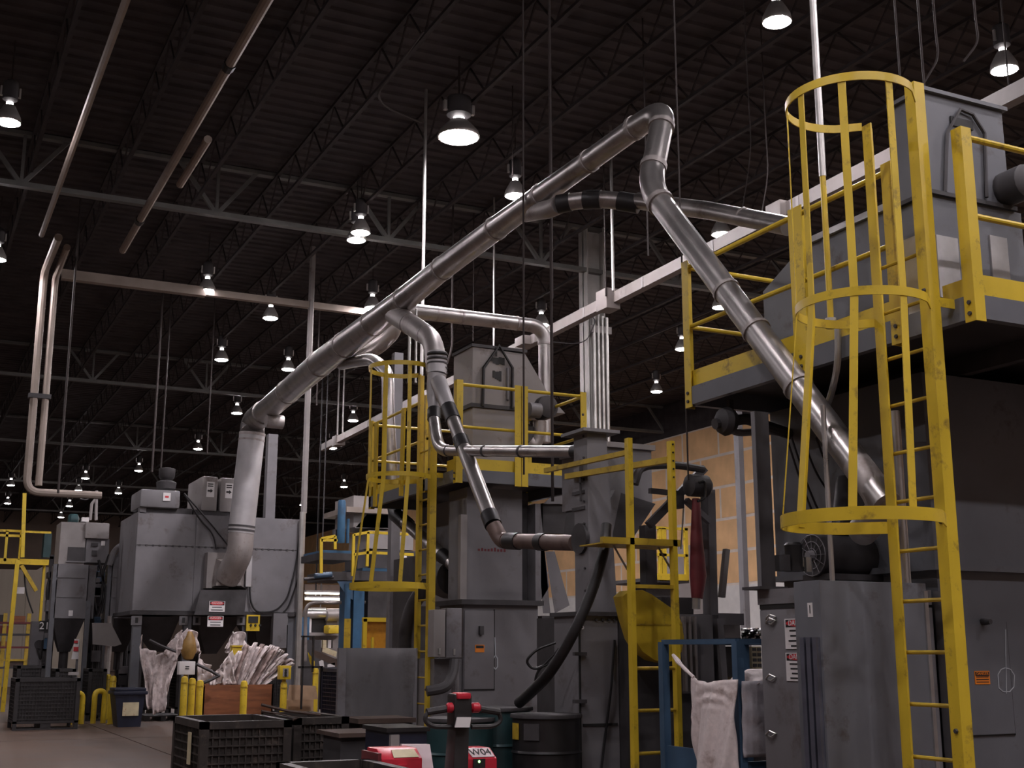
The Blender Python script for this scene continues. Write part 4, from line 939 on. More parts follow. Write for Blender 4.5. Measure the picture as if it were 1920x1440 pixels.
MB().tube(bend([aY(1310, 905, 9.1), aY(1322, 900, 9.1), aY(1322, 935, 9.1), aY(1308, 940, 9.1)], .06), .012, 6).build('cable_loop', 'black', ho)
MB().tube([aY(1305, 935, 9.2), aY(1306, 1010, 9.2), aY(1309, 1080, 9.2), aY(1307, 1122, 9.2)], [.035, .055, .075, .05], 12).build('red_hose', 'redd', ho, label='dark red fabric hose')
MB().tube([aY(1306, 1120, 9.2), aY(1306, 1142, 9.2)], .04, 10).build('hose_fitting', 'conduit', ho)
MB().tube([aY(1282, 950, 9.3), aY(1277, 1030, 9.3)], .008, 5).build('pull_chain', 'conduit', ho)
# black suction hose from elevator to drum
hs = single('suction_hose', MB().tube(bend([aD(1137, 985, 10.25), aD(1134, 1030, 10.1), aD(1112, 1105, 10.0), aD(1075, 1190, 9.9), aD(1030, 1265, 10.0), aD(985, 1308, 10.4), aD(973, 1318, 10.5)], .5, 5), .046, 12), 'black', 'thick black hose curving from the elevator down to the drums', 'hose')
lc = thing('looped_cable', 'thin black looped cables beside the thick black hose', 'cable', aD(1010, 1250, 10.5))
MB().tube(bend([aD(1042, 1205, 10.4), aD(1005, 1218, 10.4), aD(985, 1240, 10.4), aD(1000, 1256, 10.4), aD(1040, 1240, 10.4), aD(1048, 1215, 10.4)], .4), .012, 6).build('cable', 'black', lc)
MB().tube(bend([aD(1060, 1205, 10.4), aD(1005, 1262, 10.4), aD(1003, 1290, 10.4)], .2), .011, 6).build('cable', 'black', lc)
#PART5
# ================================================================== DUST COLLECTOR
YC5 = 27.0
def bxY(x0, y0, x1, y1, Y, dep): a, b_, c, d = fy(x0, y0, x1, y1, Y); return (a, Y, c, b_, Y+dep, d)
dcx = thing('dust_collector', 'big dim grey dust collector on legs at left under the duct drop', 'machine', (aY(400, 1200, YC5)[0], YC5+1, 0))
a0, a1, b0, b1 = fy(252, 967, 566, 1150, YC5)
am, amx = float(aY(362, 1060, YC5)[0]), float(aY(470, 1060, YC5)[0])
MB().box(a0, YC5, b0, a1, YC5+2.2, b1).build('casing_core', 'grey', dcx)
zs = float(aY(400, 1027, YC5)[2])
for x0, x1 in ((a0, am-.015), (am+.015, amx-.012), (amx+.012, a1)):
    for z0, z1 in ((b0+.04, zs-.012), (zs+.012, b1-.02)):
        MB().box(x0+.01, YC5-.02, z0, x1, YC5, z1).build('side_panel', 'grey', dcx)
MB().box(a0-.04, YC5-.06, b0-.05, a1+.04, YC5+2.2, b0+.03).build('bottom_flange', 'dgrey', dcx)
for k in range(26):
    x = a0+.08+(a1-a0-.16)*k/25; MB().box(x-.02, YC5-.03, zs-.02, x+.02, YC5-.0, zs+.02).build('seam_bolt', 'dgrey', dcx)
# fan housing and motor on top, cut corner
q = bxY(263, 918, 338, 952, YC5-.1, 1.2); MB().box(*q).build('fan_housing', 'grey', dcx, bevel=.05)
q = bxY(306, 924, 320, 939, YC5-.12, .02); lb = MB().box(*q).build('housing_label', 'paper', dcx)
MB().box(q[0]+.04, q[1]-.003, (q[2]+q[5])/2-.02, q[3]-.04, q[1], (q[2]+q[5])/2+.02).build('label_band', 'signred', lb)
c = aY(312, 905, YC5+.4); MB().lathe([(.2, -.14), (.22, 0), (.12, .05), (.14, .08), (.17, .12), (.18, .30), (.05, .33)], (c[0], YC5+.4, c[2]), 16).build('exhaust_motor', 'dgrey', dcx)
q = bxY(272, 952, 360, 967, YC5+.05, 1.5); MB().box(*q).build('top_gap', 'dgrey', dcx)
q = bxY(262, 950, 274, 967, YC5, .2); MB().box(*q).build('corner_lug', 'grey', dcx)
MB().box(*bxY(362, 958, 470, 970, YC5+.3, 1.4)).build('filter_base', 'dgrey', dcx)
for x0, x1, yt, yb2 in ((378, 408, 893, 958), (413, 443, 896, 960)):
    q = bxY(x0, yt, x1, yb2, YC5+.25, 1.5); fb = MB().box(*q).build('filter_box', 'lgrey', dcx, bevel=.04)
    w = q[3]-q[0]; h = q[5]-q[2]; zc = q[2]+h*.58
    lb = MB().box(q[0]+w*.30, q[1]-.008, zc-h*.18, q[0]+w*.78, q[1], zc+h*.26).build('filter_label', 'paper', fb)
    MB().prism([(q[0]+w*.36, zc-.02), (q[0]+w*.54, zc-.02), (q[0]+w*.54, zc-.045), (q[0]+w*.70, zc+.0), (q[0]+w*.54, zc+.045), (q[0]+w*.54, zc+.02), (q[0]+w*.36, zc+.02)], 'xz', q[1]-.012, q[1]-.007).build('arrow_mark', 'ink', dcx)
    for k in range(2): MB().box(q[0]+w*.36, q[1]-.012, zc+h*(.12+.06*k), q[0]+w*.7, q[1]-.007, zc+h*(.15+.06*k)).build('printed_line', 'ink', dcx)
# inlet boot and hood
bt = [aY(x, y, YC5-.35) for x, y in ((385, 1045), (432, 1045), (425, 1105), (384, 1105))]
MB().box(*bxY(388, 1036, 430, 1103, YC5-.3, .3)).build('inlet_frame', 'lgrey', dcx)
MB().hexa([aY(x, y, YC5-.02) for x, y in ((386, 1105), (462, 1105), (470, 1040), (392, 1042))], [aY(x, y, YC5-.5) for x, y in ((405, 1098), (452, 1098), (452, 1052), (415, 1052))]).build('inlet_boot', 'galvd', dcx)
MB().box(*bxY(462, 1042, 472, 1100, YC5-.32, .3)).build('inlet_frame', 'sleeve', dcx)
MB().hexa([aY(x, y, YC5-.6) for x, y in ((364, 1153), (458, 1153), (463, 1106), (376, 1106))], [aY(x, y, YC5-.02) for x, y in ((364, 1153), (458, 1153), (463, 1106), (376, 1106))]).build('inlet_hood', 'dgrey', dcx)
for xs, ys in ((407, 1137), (404, 1165)):
    c = aY(xs, ys, YC5-.62); sign(dcx, (c[0], c[1], c[2]), .33, .22, 0, .4, 2)
# hoppers and legs
for x0, x1, xb0, xb1, yb3 in ((266, 338, 300, 322, 1222), (368, 455, 398, 420, 1226), (476, 536, 500, 515, 1222)):
    t_ = [aY(x0, 1156, YC5), aY(x1, 1156, YC5)]; z1 = t_[0][2]; zb3 = float(aY(400, yb3, YC5)[2]); u0, u1 = aY(xb0, yb3, YC5)[0], aY(xb1, yb3, YC5)[0]
    MB().hexa([(u0, YC5+.7, zb3), (u1, YC5+.7, zb3), (u1, YC5+1.1, zb3), (u0, YC5+1.1, zb3)], [(t_[0][0], YC5, z1), (t_[1][0], YC5, z1), (t_[1][0], YC5+2, z1), (t_[0][0], YC5+2, z1)]).build('hopper', 'dgrey', dcx)
for x0, x1 in ((246, 262), (342, 356), (538, 552), (452, 462)):
    q = fy(x0, 1155, x1, 1300, YC5); MB().box(q[0], YC5, 0, q[1], YC5+.16, b0).build('leg', 'grey2', dcx)
for x0, x1 in ((246, 266), (336, 352), (362, 376), (444, 460), (520, 540)):
    q = fy(x0, 1155, x1, 1172, YC5-.03); gp = MB().box(q[0], YC5-.04, q[2], q[1], YC5-.0, q[3]).build('gusset_plate', 'grey', dcx)
    xm = (q[0]+q[1])/2; MB().box(xm-.03, YC5-.045, (q[2]+q[3])/2-.05, xm+.03, YC5-.04, (q[2]+q[3])/2+.06).build('slot_hole', 'ink', gp)
MB().box(*bxY(512, 1150, 538, 1215, YC5-.15, .2)).build('junction_box', 'grey', dcx)
q = bxY(462, 1153, 487, 1183, YC5-.1, .06); yl = MB().box(*q).build('caution_panel', 'yellow', dcx)
MB().box(q[0]+.04, q[1]-.01, (q[2]+q[5])/2, q[3]-.04, q[1], q[5]-.03).build('panel_window', 'ink', yl)
for k in range(3): MB().lathe([(.025, -.02), (.03, 0)], (q[0]+.1+.1*k, q[1], q[2]+.12), 8, 'y').build('panel_button', 'ink', yl)
cbl = thing('cable_bundle', 'black cables looping down the dust collector side', 'cable', aY(520, 1150, YC5-.1))
for pts in ([(565, 970), (556, 1060), (538, 1125), (515, 1148), (480, 1148), (470, 1130), (466, 1070)], [(570, 990), (562, 1080), (540, 1140), (528, 1152)], [(345, 925), (375, 975), (400, 1000), (406, 1030)], [(345, 925), (390, 975), (430, 1025)]):
    MB().tube(bend([aY(x, y, YC5-.1) for x, y in pts], .4), .02, 6).build('cable', 'black', cbl)
single('conduit_riser', MB().tube([aY(568, 960, YC5-.2)*np.array([1, 1, 0])+np.array([0, 0, .0]), aY(568, 960, YC5-.2)], .07, 8), 'conduit', 'dim conduit running down the right corner of the dust collector', 'conduit')

# ================================================================== SMALL COLLECTORS AT LEFT
Y6 = 29.5
def small_collector(label, dx, with_top):
    f = lambda x0, y0, x1, y1, Y=Y6, d=.9: bxY(x0+dx, y0, x1+dx, y1, Y, d)
    t = thing('small_collector', label, 'machine', (aY(132+dx, 1200, Y6)[0], Y6+.5, 0), 'small dust collectors')
    q = f(102, 1058, 163, 1160); 
    cab = MB().box(*q).build('cabinet', 'grey', t); h = q[5]-q[2]
    for z0, z1 in ((q[2], q[2]+h*.36), (q[2]+h*.38, q[2]+h*.72), (q[2]+h*.74, q[5])):
        MB().box(q[0]+.02, q[1]-.02, z0+.01, q[3]-.08, q[1], z1-.01).build('access_panel', 'grey', t)
    MB().box(q[0]+.33, q[1]-.03, q[2]+.06, q[0]+.42, q[1]-.02, q[2]+.18).build('panel_label', 'paper', t)
    b3 = q; zb = float(aY(132, 1222, Y6)[2]); xm = (q[0]+q[3])/2
    MB().hexa([(xm-.12, Y6+.3, zb), (xm+.12, Y6+.3, zb), (xm+.12, Y6+.6, zb), (xm-.12, Y6+.6, zb)], [(q[0], Y6, q[2]), (q[3], Y6, q[2]), (q[3], Y6+.9, q[2]), (q[0], Y6+.9, q[2])]).build('hopper', 'dgrey', t)
    for x in (q[0]-.06, q[3]): MB().box(x, Y6-.02, 0, x+.10, Y6+.1, q[5] if x < q[0] else q[2]+.4).build('leg', 'grey2', t)
    MB().tube([(xm, Y6+.45, zb), (xm, Y6+.45, zb-.4)], .1, 10).build('outlet', 'dgrey', t)
    return t
c1 = small_collector('left small dust collector with stacked boxes on top, dim grey', 0, True)
q = bxY(112, 979, 160, 1060, Y6+.1, .9); MB().box(*q).build('upper_box', 'lgrey', c1)
w = bxY(127, 1026, 160, 1052, Y6+.08, .1); MB().box(*w).build('dark_window', 'dgrey', c1); MB().box(w[0]-.03, w[1]-.02, w[2]-.03, w[3]+.03, w[1], w[2]).build('window_sill', 'grey', c1)
q = bxY(160, 980, 205, 1010, Y6+.0, .9); MB().box(*q).build('side_box', 'lgrey', c1, bevel=.03)
q = bxY(161, 1010, 204, 1055, Y6+.1, .8); MB().box(*q).build('side_box', 'grey', c1)
q = bxY(190, 1014, 197, 1023, Y6+.08, .03); MB().box(*q).build('panel_label', 'paper', c1)
for x0, y0, x1, y1 in ((172, 1018, 184, 1024), (173, 1032, 182, 1042)): MB().box(*bxY(x0, y0, x1, y1, Y6+.06, .1)).build('valve_block', 'dgrey', c1)
MB().box(*bxY(154, 970, 167, 978, Y6+.2, .2)).build('control_box', 'paper', c1)
c = aY(136, 975, Y6+.4); MB().lathe([(.1, -.1), (.14, -.05), (.14, .1), (.05, .14)], (c[0], Y6+.4, c[2]), 12, 'x').build('top_motor', 'teal', c1)
for x0, y0, x1, y1 in ((169, 975, 172, 944), (180, 975, 181, 920), (172, 945, 180, 935)):
    MB().tube([aY(x0, y0, Y6+.5), aY(x1, y1, Y6+.5)], .035, 8).build('air_pipe', 'lgrey', c1)
MB().tube(bend([aY(150, 935, Y6+.5), aY(162, 938, Y6+.5), aY(170, 932, Y6+.5)], .1), .015, 6).build('air_hose', 'dgrey', c1)
MB().box(*bxY(164, 1060, 178, 1160, Y6+.15, .6)).build('side_channel', 'grey', c1)
for k in range(7): 
    x, y = random.uniform(182, 204), random.uniform(1060, 1150); MB().box(*bxY(x-4, y-4, x+4, y+5, Y6+.2, .15)).build('pipe_fitting', random.choice(('dgrey', 'grey', 'lgrey')), c1)
for pts in ([(185, 1050), (195, 1090), (188, 1130)], [(205, 1040), (190, 1080), (200, 1110), (190, 1150)]):
    MB().tube(bend([aY(x, y, Y6+.1) for x, y in pts], .3), .03, 6).build('air_hose', 'black', c1)
c2 = small_collector('right small dust collector, partly hidden by the big collector', 103, False)
MB().tube(bend([aY(205, 1060, Y6-.1), aY(212, 1035, Y6-.1), aY(225, 1022, Y6-.1), aY(248, 1020, Y6-.1)], .3), .06, 10).build('inlet_pipe', 'grey', c2)
MB().hexa([aY(x, y, Y6) for x, y in ((205, 1058), (240, 1058), (240, 1028), (222, 1035))], [aY(x, y, Y6+.8) for x, y in ((205, 1058), (240, 1058), (240, 1028), (222, 1035))]).build('inlet_hood', 'grey', c2)
MB().box(*bxY(230, 1030, 243, 1052, Y6-.1, .3)).build('motor_box', 'dgrey', c2)
wc = [aY(x, y, 28.7) for x, y in ((174, 1208), (215, 1212), (228, 1208), (208, 1168), (173, 1168))]
single('sheet_cover', MB().hexa([(p[0], 28.7, p[2]) for p in wc], [(p[0], 28.75, p[2]) for p in wc]), 'lgrey', 'pale sheet cover with red marks between the two small collectors', 'cover')
# tall silver pipe in front of them and a warning board
single('stand_pipe', MB().tube([aY(207, 1155, 28.9)*np.array([1, 1, 0]), aY(207, 1155, 28.9)], .075, 10), 'galvb', 'bright standing pipe in front of the right small collector', 'pipe')
wb = thing('warning_board', 'small leaning white and red board by the left small collector', 'board', aY(140, 1235, 29.2))
wq = [aY(x, y, 29.2) for x, y in ((134, 1236), (147, 1236), (149, 1198), (140, 1198))]
MB().hexa([(p[0], 29.2, p[2]) for p in wq], [(p[0], 29.23, p[2]) for p in wq]).build('board', 'paper', wb); MB().box(wq[0][0]+.1, 29.24, 0, wq[0][0]+.15, 29.28, wq[2][2]-.05).build('board_stake', 'grey', wb)
MB().box(*bxY(138, 1213, 147, 1221, 29.18, .02)).build('red_band', 'signred', wb)
MB().box(*bxY(139, 1201, 146, 1206, 29.18, .02)).build('red_band', 'signred', wb)
nb = thing('number_board', 'black board with white number 21 left of the small collectors', 'sign', aY(85, 1185, 29.8))
q = bxY(74, 1164, 96, 1184, 29.8, .04); MB().box(*q).build('board', 'ink', nb)
text('21', 'paper', nb, ((q[0]+q[3])/2-.02, 29.79, (q[2]+q[5])/2), .22, name='number')
MB().box(*bxY(92, 1060, 101, 1290, 29.9, .12)).build('board_post', 'grey', nb)
el2 = thing('electrical_panel', 'grey standing electrical panel behind the number 21 board', 'panel', aY(72, 1280, 31)*np.array([1, 1, 0]))
q = bxY(56, 1165, 82, 1280, 31, .4); MB().box(q[0], 31, 0, q[3], 31.4, q[5]).build('panel_box', 'grey', el2)
MB().lathe([(.1, -.03), (.1, 0)], tuple(aY(73, 1208, 30.98)), 14, 'y').build('meter', 'dgrey', el2)
MB().tube(bend([aY(70, 1215, 30.9), aY(76, 1240, 30.9), aY(80, 1200, 30.9)], .1), .02, 6).build('cable', 'black', el2)
# ================================================================== MEZZANINE AT FAR LEFT
YM = 33.5
mz = thing('mezzanine', 'yellow railed mezzanine with slanting braces at the far left edge', 'platform', aY(30, 1290, YM)*np.array([1, 1, 0]))
zf_ = float(aY(40, 1053, YM)[2]); zr_ = float(aY(40, 996, YM)[2])
xl, xr_, = float(aY(-60, 1050, YM)[0]), float(aY(92, 1050, YM)[0])
MB().box(xl, YM, zf_-.07, xr_, YM+.12, zf_+.07).build('edge_beam', 'yellow', mz); MB().box(xl, YM+.1, zf_-.02, xr_, YM+3, zf_+.02).build('deck_plate', 'dgrey', mz)
xg = float(aY(47, 1000, YM)[0])
for z in (zr_, zr_-.12): MB().box(xl, YM, z-.03, xg, YM+.06, z+.03).build('guard_rail', 'yellow', mz)
MB().box(xg, YM+.02, zr_-.03, xr_, YM+.08, zr_+.02).build('guard_rail', 'yellow', mz)
for x0, x1 in ((9, 14), (36, 39)): q = fy(x0, 996, x1, 1050, YM); MB().box(q[0], YM, zf_, q[1], YM+.07, zr_).build('guard_post', 'yellow', mz)
MB().bar(aY(46, 925, YM-.2), (aY(42, 1045, YM-.2)), .09).build('tall_post', 'yellow', mz)
MB().bar(aY(33, 1050, YM-.2), aY(8, 1295, YM-.2)*np.array([1, 1, 0])+np.array([0, 0, 0]), .10).build('tall_post', 'yellow', mz)
MB().bar(aY(40, 1060, YM), aY(68, 1108, YM), .09).build('brace', 'yellowd', mz)
q = fy(75, 1108, 80, 1165, YM+.3); MB().box(q[0], YM+.3, 0, q[1], YM+.4, zf_).build('support_leg', 'yellow', mz)
q = bxY(82, 1000, 96, 1045, YM+.3, .4); MB().box(*q).build('panel_box', 'teal', mz)
wsg = single('wall_sign', MB().box(*bxY(29, 1101, 46, 1113, 37, .03)), 'paper', 'small white sign with dark letters under the yellow mezzanine', 'sign')
lw = thing('cable', 'thin dark cable hanging below the mezzanine', 'cable', aY(52, 1150, 33.6)); MB().tube(bend([aY(44, 1048, 33.6), aY(48, 1110, 33.6), aY(62, 1150, 33.6)], .5), .02, 6).build('cable_run', 'black', lw)
# storage rack with boxes
YR = 44
rk = thing('storage_rack', 'loaded storage rack with red and yellow beams at far left', 'rack', aY(25, 1270, YR)*np.array([1, 1, 0]))
rx0, rx1 = float(aY(-25, 1200, YR)[0]), float(aY(55, 1200, YR)[0])
for x in (rx0, (rx0+rx1)/2-.2, rx1-.12): MB().box(x, YR, 0, x+.12, YR+.1, float(aY(30, 1150, YR)[2])).build('upright', 'yellowd', rk)
sz = []
for y, m in ((1166, 'redd'), (1188, 'dgrey'), (1212, 'redd'), (1236, 'yellowd'), (1250, 'dgrey')):
    z = float(aY(20, y, YR)[2]); sz.append(z); MB().box(rx0, YR-.02, z-.06, rx1, YR+1, z).build('shelf_beam', m, rk)
bxs = {}
for i, z in enumerate(sz):
    x = rx0+.2; k = 0
    while x < rx1-.5:
        w = random.uniform(.3, .55); m = random.choice(('redd', 'dgrey', 'wood2', 'cream', 'blackp', 'wood'))
        o = single('storage_box', MB().box(x, YR+.05, z, x+w, YR+.6, z+random.uniform(.15, .28)), m, 'small storage box %s on shelf %s of the far left rack' % (('first', 'second', 'third', 'fourth', 'fifth', 'sixth', 'seventh')[min(k, 6)], ('one', 'two', 'three', 'four', 'five')[i]), 'box', 'boxes on the far rack')
        x += w+random.uniform(.05, .25); k += 1
# ================================================================== BLUE PRESS AND THINGS BEHIND THE CAGED LADDER
YP = 22.0
pr = thing('press', 'tall blue press behind the middle caged ladder, with cylinder and platform', 'press', aY(675, 1250, YP)*np.array([1, 1, 0]))
for x0, x1 in ((645, 656), (662, 682)): q = fy(x0, 1100, x1, 1250, YP); MB().box(q[0], YP, 0, q[1], YP+.3, float(aY(660, 1095, YP)[2])).build('press_column', 'blue', pr)
c = aY(640, 980, YP); zb4 = float(aY(640, 1018, YP)[2]); zt4 = float(aY(641, 938, YP)[2])
MB().lathe([(.07, 0), (.075, .02), (.075, zt4-zb4-.05), (.06, zt4-zb4)], (c[0], YP, zb4), 14).build('press_cylinder', 'blue', pr)
c = aY(652, 1000, YP); MB().lathe([(.03, 0), (.03, .45)], (c[0], YP, zb4), 8).build('guide_rod', 'blue', pr)
c = aY(628, 995, YP+.1); MB().lathe([(.05, 0), (.05, .25)], (c[0], YP+.1, zb4), 8).build('guide_rod', 'dgrey', pr)
for y0, y1, m, x0, x1 in ((1032, 1037, 'blue', 605, 662), (1037, 1050, 'dgrey', 600, 662), (1066, 1072, 'blue', 680, 775), (1072, 1090, 'dgrey', 665, 830), (1072, 1088, 'dgrey', 612, 662), (1090, 1160, 'dgrey', 690, 775)):
    MB().box(*bxY(x0, y0, x1, y1, YP+.05, 1.2)).build('press_beam', m, pr)
MB().tube([aY(570, 1086, YP), aY(625, 1082, YP)], .03, 8).build('hydraulic_pipe', 'dgrey', pr); MB().tube([aY(590, 1080, YP-.1), aY(622, 1077, YP-.1)], .05, 10).build('hydraulic_valve', 'rackblue', pr)
MB().tube(bend([aY(572, 1240, YP+.2), aY(573, 1130, YP+.2), aY(770, 1129, YP+.2)], .2), .035, 8).build('hydraulic_pipe', 'galvd', pr)
MB().hexa([aY(x, y, YP+.02) for x, y in ((632, 1090), (662, 1090), (662, 1125), (650, 1118))], [aY(x, y, YP+.3) for x, y in ((632, 1090), (662, 1090), (662, 1125), (650, 1118))]).build('press_bracket', 'rackblue', pr)
# yellow rails of the press
for tname, lab, segs in (('guard_railing', 'yellow railing on the press platform, left part', [((602, 1010), (602, 1075)), ((602, 1010), (628, 1005)), ((628, 1005), (628, 1030)), ((602, 1013), (632, 1013))]),
                         ('guard_railing', 'yellow railing on the press platform inside the caged ladder view', [((663, 1002), (661, 1080)), ((690, 998), (688, 1062)), ((663, 1003), (690, 998)), ((690, 998), (765, 1002)), ((663, 1040), (690, 1036)), ((690, 1036), (775, 1040))]),
                         ('guard_railing', 'yellow railing right of the middle caged ladder, in the dark', [((803, 1004), (860, 1006)), ((805, 1005), (803, 1060)), ((838, 1004), (840, 1050)), ((806, 1036), (860, 1040))])):
    for p, q in segs: MB().bar(aY(*p, YP-.3), aY(*q, YP-.3), .05).build('guard_bar', 'yellow', pr)
# pale furnace head behind
fh = thing('furnace_head', 'pale grey stacked hood behind the middle caged ladder', 'hood', aY(720, 1060, 24)*np.array([1, 1, 0]))
MB().box(*bxY(663, 930, 700, 955, 24, 1.2)).build('upper_box', 'lgrey', fh)
MB().box(*bxY(650, 952, 740, 962, 23.8, 1.5)).build('hood_flange', 'pipe', fh)
MB().box(*bxY(663, 962, 735, 990, 24, 1.2)).build('middle_box', 'lgrey', fh)
MB().hexa([aY(x, y, 24) for x, y in ((666, 990), (752, 990), (735, 962), (690, 962))], [aY(x, y, 25.2) for x, y in ((666, 990), (752, 990), (735, 962), (690, 962))]).build('sloped_box', 'lgrey', fh)
MB().box(*bxY(690, 996, 775, 1030, 24, 1.2)).build('lower_box', 'lgrey', fh)
MB().box(fh['_o'][0]-.5, 24.2, 0, fh['_o'][0]+.6, 25, float(aY(700, 1030, 24)[2])).build('support_frame', 'dgrey', fh)
q = bxY(700, 1032, 780, 1066, 23.9, .8); MB().box(*q).build('dark_machinery', 'dgrey', fh)
MB().lathe([(.02, -.02), (.07, 0), (.02, .02)], tuple(aY(757, 1045, 23.8)), 12, 'y').build('round_gauge', 'paper', fh)
# stand of amber curtain booth
am_ = thing('curtain_booth', 'booth with amber welding curtain in yellow frame behind the grey screen', 'booth', aY(718, 1260, 20)*np.array([1, 1, 0]))
q = fy(688, 1165, 744, 1215, 20); MB().box(q[0], 20, .3, q[1], 20.02, q[3]).build('amber_curtain', 'amber', am_)
for x0, x1 in ((681, 688), (740, 748)): q = fy(x0, 1160, x1, 1215, 19.95); MB().box(q[0], 19.95, 0, q[1], 20.02, q[3]).build('frame_post', 'yellow', am_)
q = fy(681, 1158, 748, 1166, 19.95); MB().box(q[0], 19.95, q[2], q[1], 20.02, q[3]).build('frame_rail', 'yellow', am_)
q = fy(645, 1160, 657, 1240, 20); MB().box(q[0], 20, 0, q[1], 20.02, q[3]).build('side_curtain', 'yellowd', am_)
for x in (699, 751): q = fy(x-2, 1195, x+2, 1215, 19.6); MB().box(q[0], 19.6, 0, q[1], 19.65, q[3]).build('bollard_post', 'yellow', am_)
for x in (732, 738): MB().lathe([(.05, 0), (.06, .06), (.02, .1)], tuple(aY(x, 1215, 19.7)-np.array([0, 0, .1])), 8).build('glow_part', 'amber', am_)
# far workshop seen in the gap
YW = 36.0
fw_ = thing('far_workshop', 'far workbench area with silver duct and shelves in the gap by the press', 'workshop', aY(605, 1240, YW)*np.array([1, 1, 0]))
MB().tube([aY(570, 1151, YW), aY(640, 1151, YW)], .14, 12).build('silver_duct', 'galvb', fw_)
MB().tube([aY(612, 1153, YW-.1), aY(642, 1153, YW-.1)], .19, 12).build('silver_duct', 'galvd', fw_)
MB().box(*bxY(568, 1186, 640, 1192, YW, .8)).build('shelf', 'lgrey', fw_); MB().box(*bxY(568, 1192, 640, 1238, YW+.3, .3)).build('bench_back', 'lgrey', fw_)
MB().box(*bxY(584, 1158, 612, 1186, YW+.1, .5)).build('dark_machine', 'black', fw_)
MB().box(*bxY(575, 1160, 584, 1186, YW, .4)).build('white_box', 'paper', fw_)
MB().box(*bxY(612, 1165, 632, 1186, YW, .4)).build('pale_box', 'lgrey', fw_)
MB().box(*bxY(572, 1096, 645, 1110, YW+2, .1)).build('ceiling_panel', 'wood2', fw_)
for k in range(5): MB().box(*bxY(588+9*k, 1200, 594+9*k, 1215, YW-.1, .3)).build('bottle', random.choice(('paper', 'cream', 'lgrey')), fw_)
MB().box(fw_['_o'][0]-1, YW+.3, 0, fw_['_o'][0]+1, YW+.5, float(aY(600, 1235, YW)[2])).build('bench_base', 'dgrey', fw_)
for y0, y1, x0, x1 in ((1121, 1125, 574, 645), (1111, 1114, 574, 636), (1143, 1146, 583, 611)):
    q = bxY(x0, y0, x1, y1, YW+1, .12); tl = thing('tube_light', {1121: 'long warm tube light in the far workshop, the brighter one', 1111: 'thin dimmer tube light above the long warm one', 1143: 'short warm tube light over the far silver duct'}[y0], 'lamp', (q[0], YW+1, q[5])); MB().box(*q).build('light_tube', 'tube', tl); MB().box(q[0], q[1]-.02, q[5], q[3], q[4]+.1, q[5]+.06).build('light_housing', 'lgrey', tl); MB().box(q[0]+.3, YW+1.04, q[5]+.05, q[0]+.33, YW+1.07, ZC+.03).build('hanger', 'dgrey', tl)
single('yellow_cover', MB().box(*bxY(616, 1172, 640, 1188, YW-.6, .5)), 'yellow', 'bright yellow machine cover in the far workshop gap', 'cover', bevel=.05)
bl = thing('blue_cabinet', 'blue cabinet beside the right corner of the dust collector', 'cabinet', aY(570, 1290, 30)*np.array([1, 1, 0]))
MB().box(*bxY(556, 1157, 580, 1200, 30, .6)).build('cabinet_body', 'blue', bl); MB().box(bl['_o'][0]-.3, 30, 0, bl['_o'][0]+.4, 30.5, float(aY(570, 1200, 30)[2])).build('cabinet_base', 'dgrey', bl)
# yellow machine seen against the tan wall, far right gap
YY = 21.0
fp = thing('far_platform', 'small bright yellow railed platform against the tan wall, behind the hoist', 'platform', aY(1250, 1085, YY)*np.array([1, 1, 0]))
for x0, x1 in ((1202, 1208), (1208, 1213), (1236, 1241), (1242, 1250), (1285, 1291)):
    q = fy(x0, 990, x1, 1090, YY); MB().box(q[0], YY, q[2], q[1], YY+.06, q[3]).build('guard_post', 'yellow', fp)
MB().box(*bxY(1222, 988, 1290, 993, YY, .05)).build('guard_rail', 'yellow', fp); MB().box(*bxY(1222, 1038, 1290, 1043, YY, .05)).build('guard_rail', 'yellow', fp)
MB().box(*bxY(1233, 1076, 1290, 1088, YY-.02, .05)).build('kick_plate', 'yellow', fp); MB().box(*bxY(1200, 1086, 1292, 1092, YY, 1.4)).build('deck_plate', 'dgrey', fp)
MB().box(fp['_o'][0]-.3, YY+.3, 0, fp['_o'][0]+.3, YY+.8, float(aY(1250, 1092, YY)[2])).build('pedestal', 'dgrey', fp)
q = bxY(1263, 1022, 1320, 1100, YY+2, .5); single('grey_cabinet', MB().box(q[0], q[1], 0, q[3], q[4], q[5]), 'lgrey', 'light grey cabinet behind the dark red hose, far by the tan wall', 'cabinet')
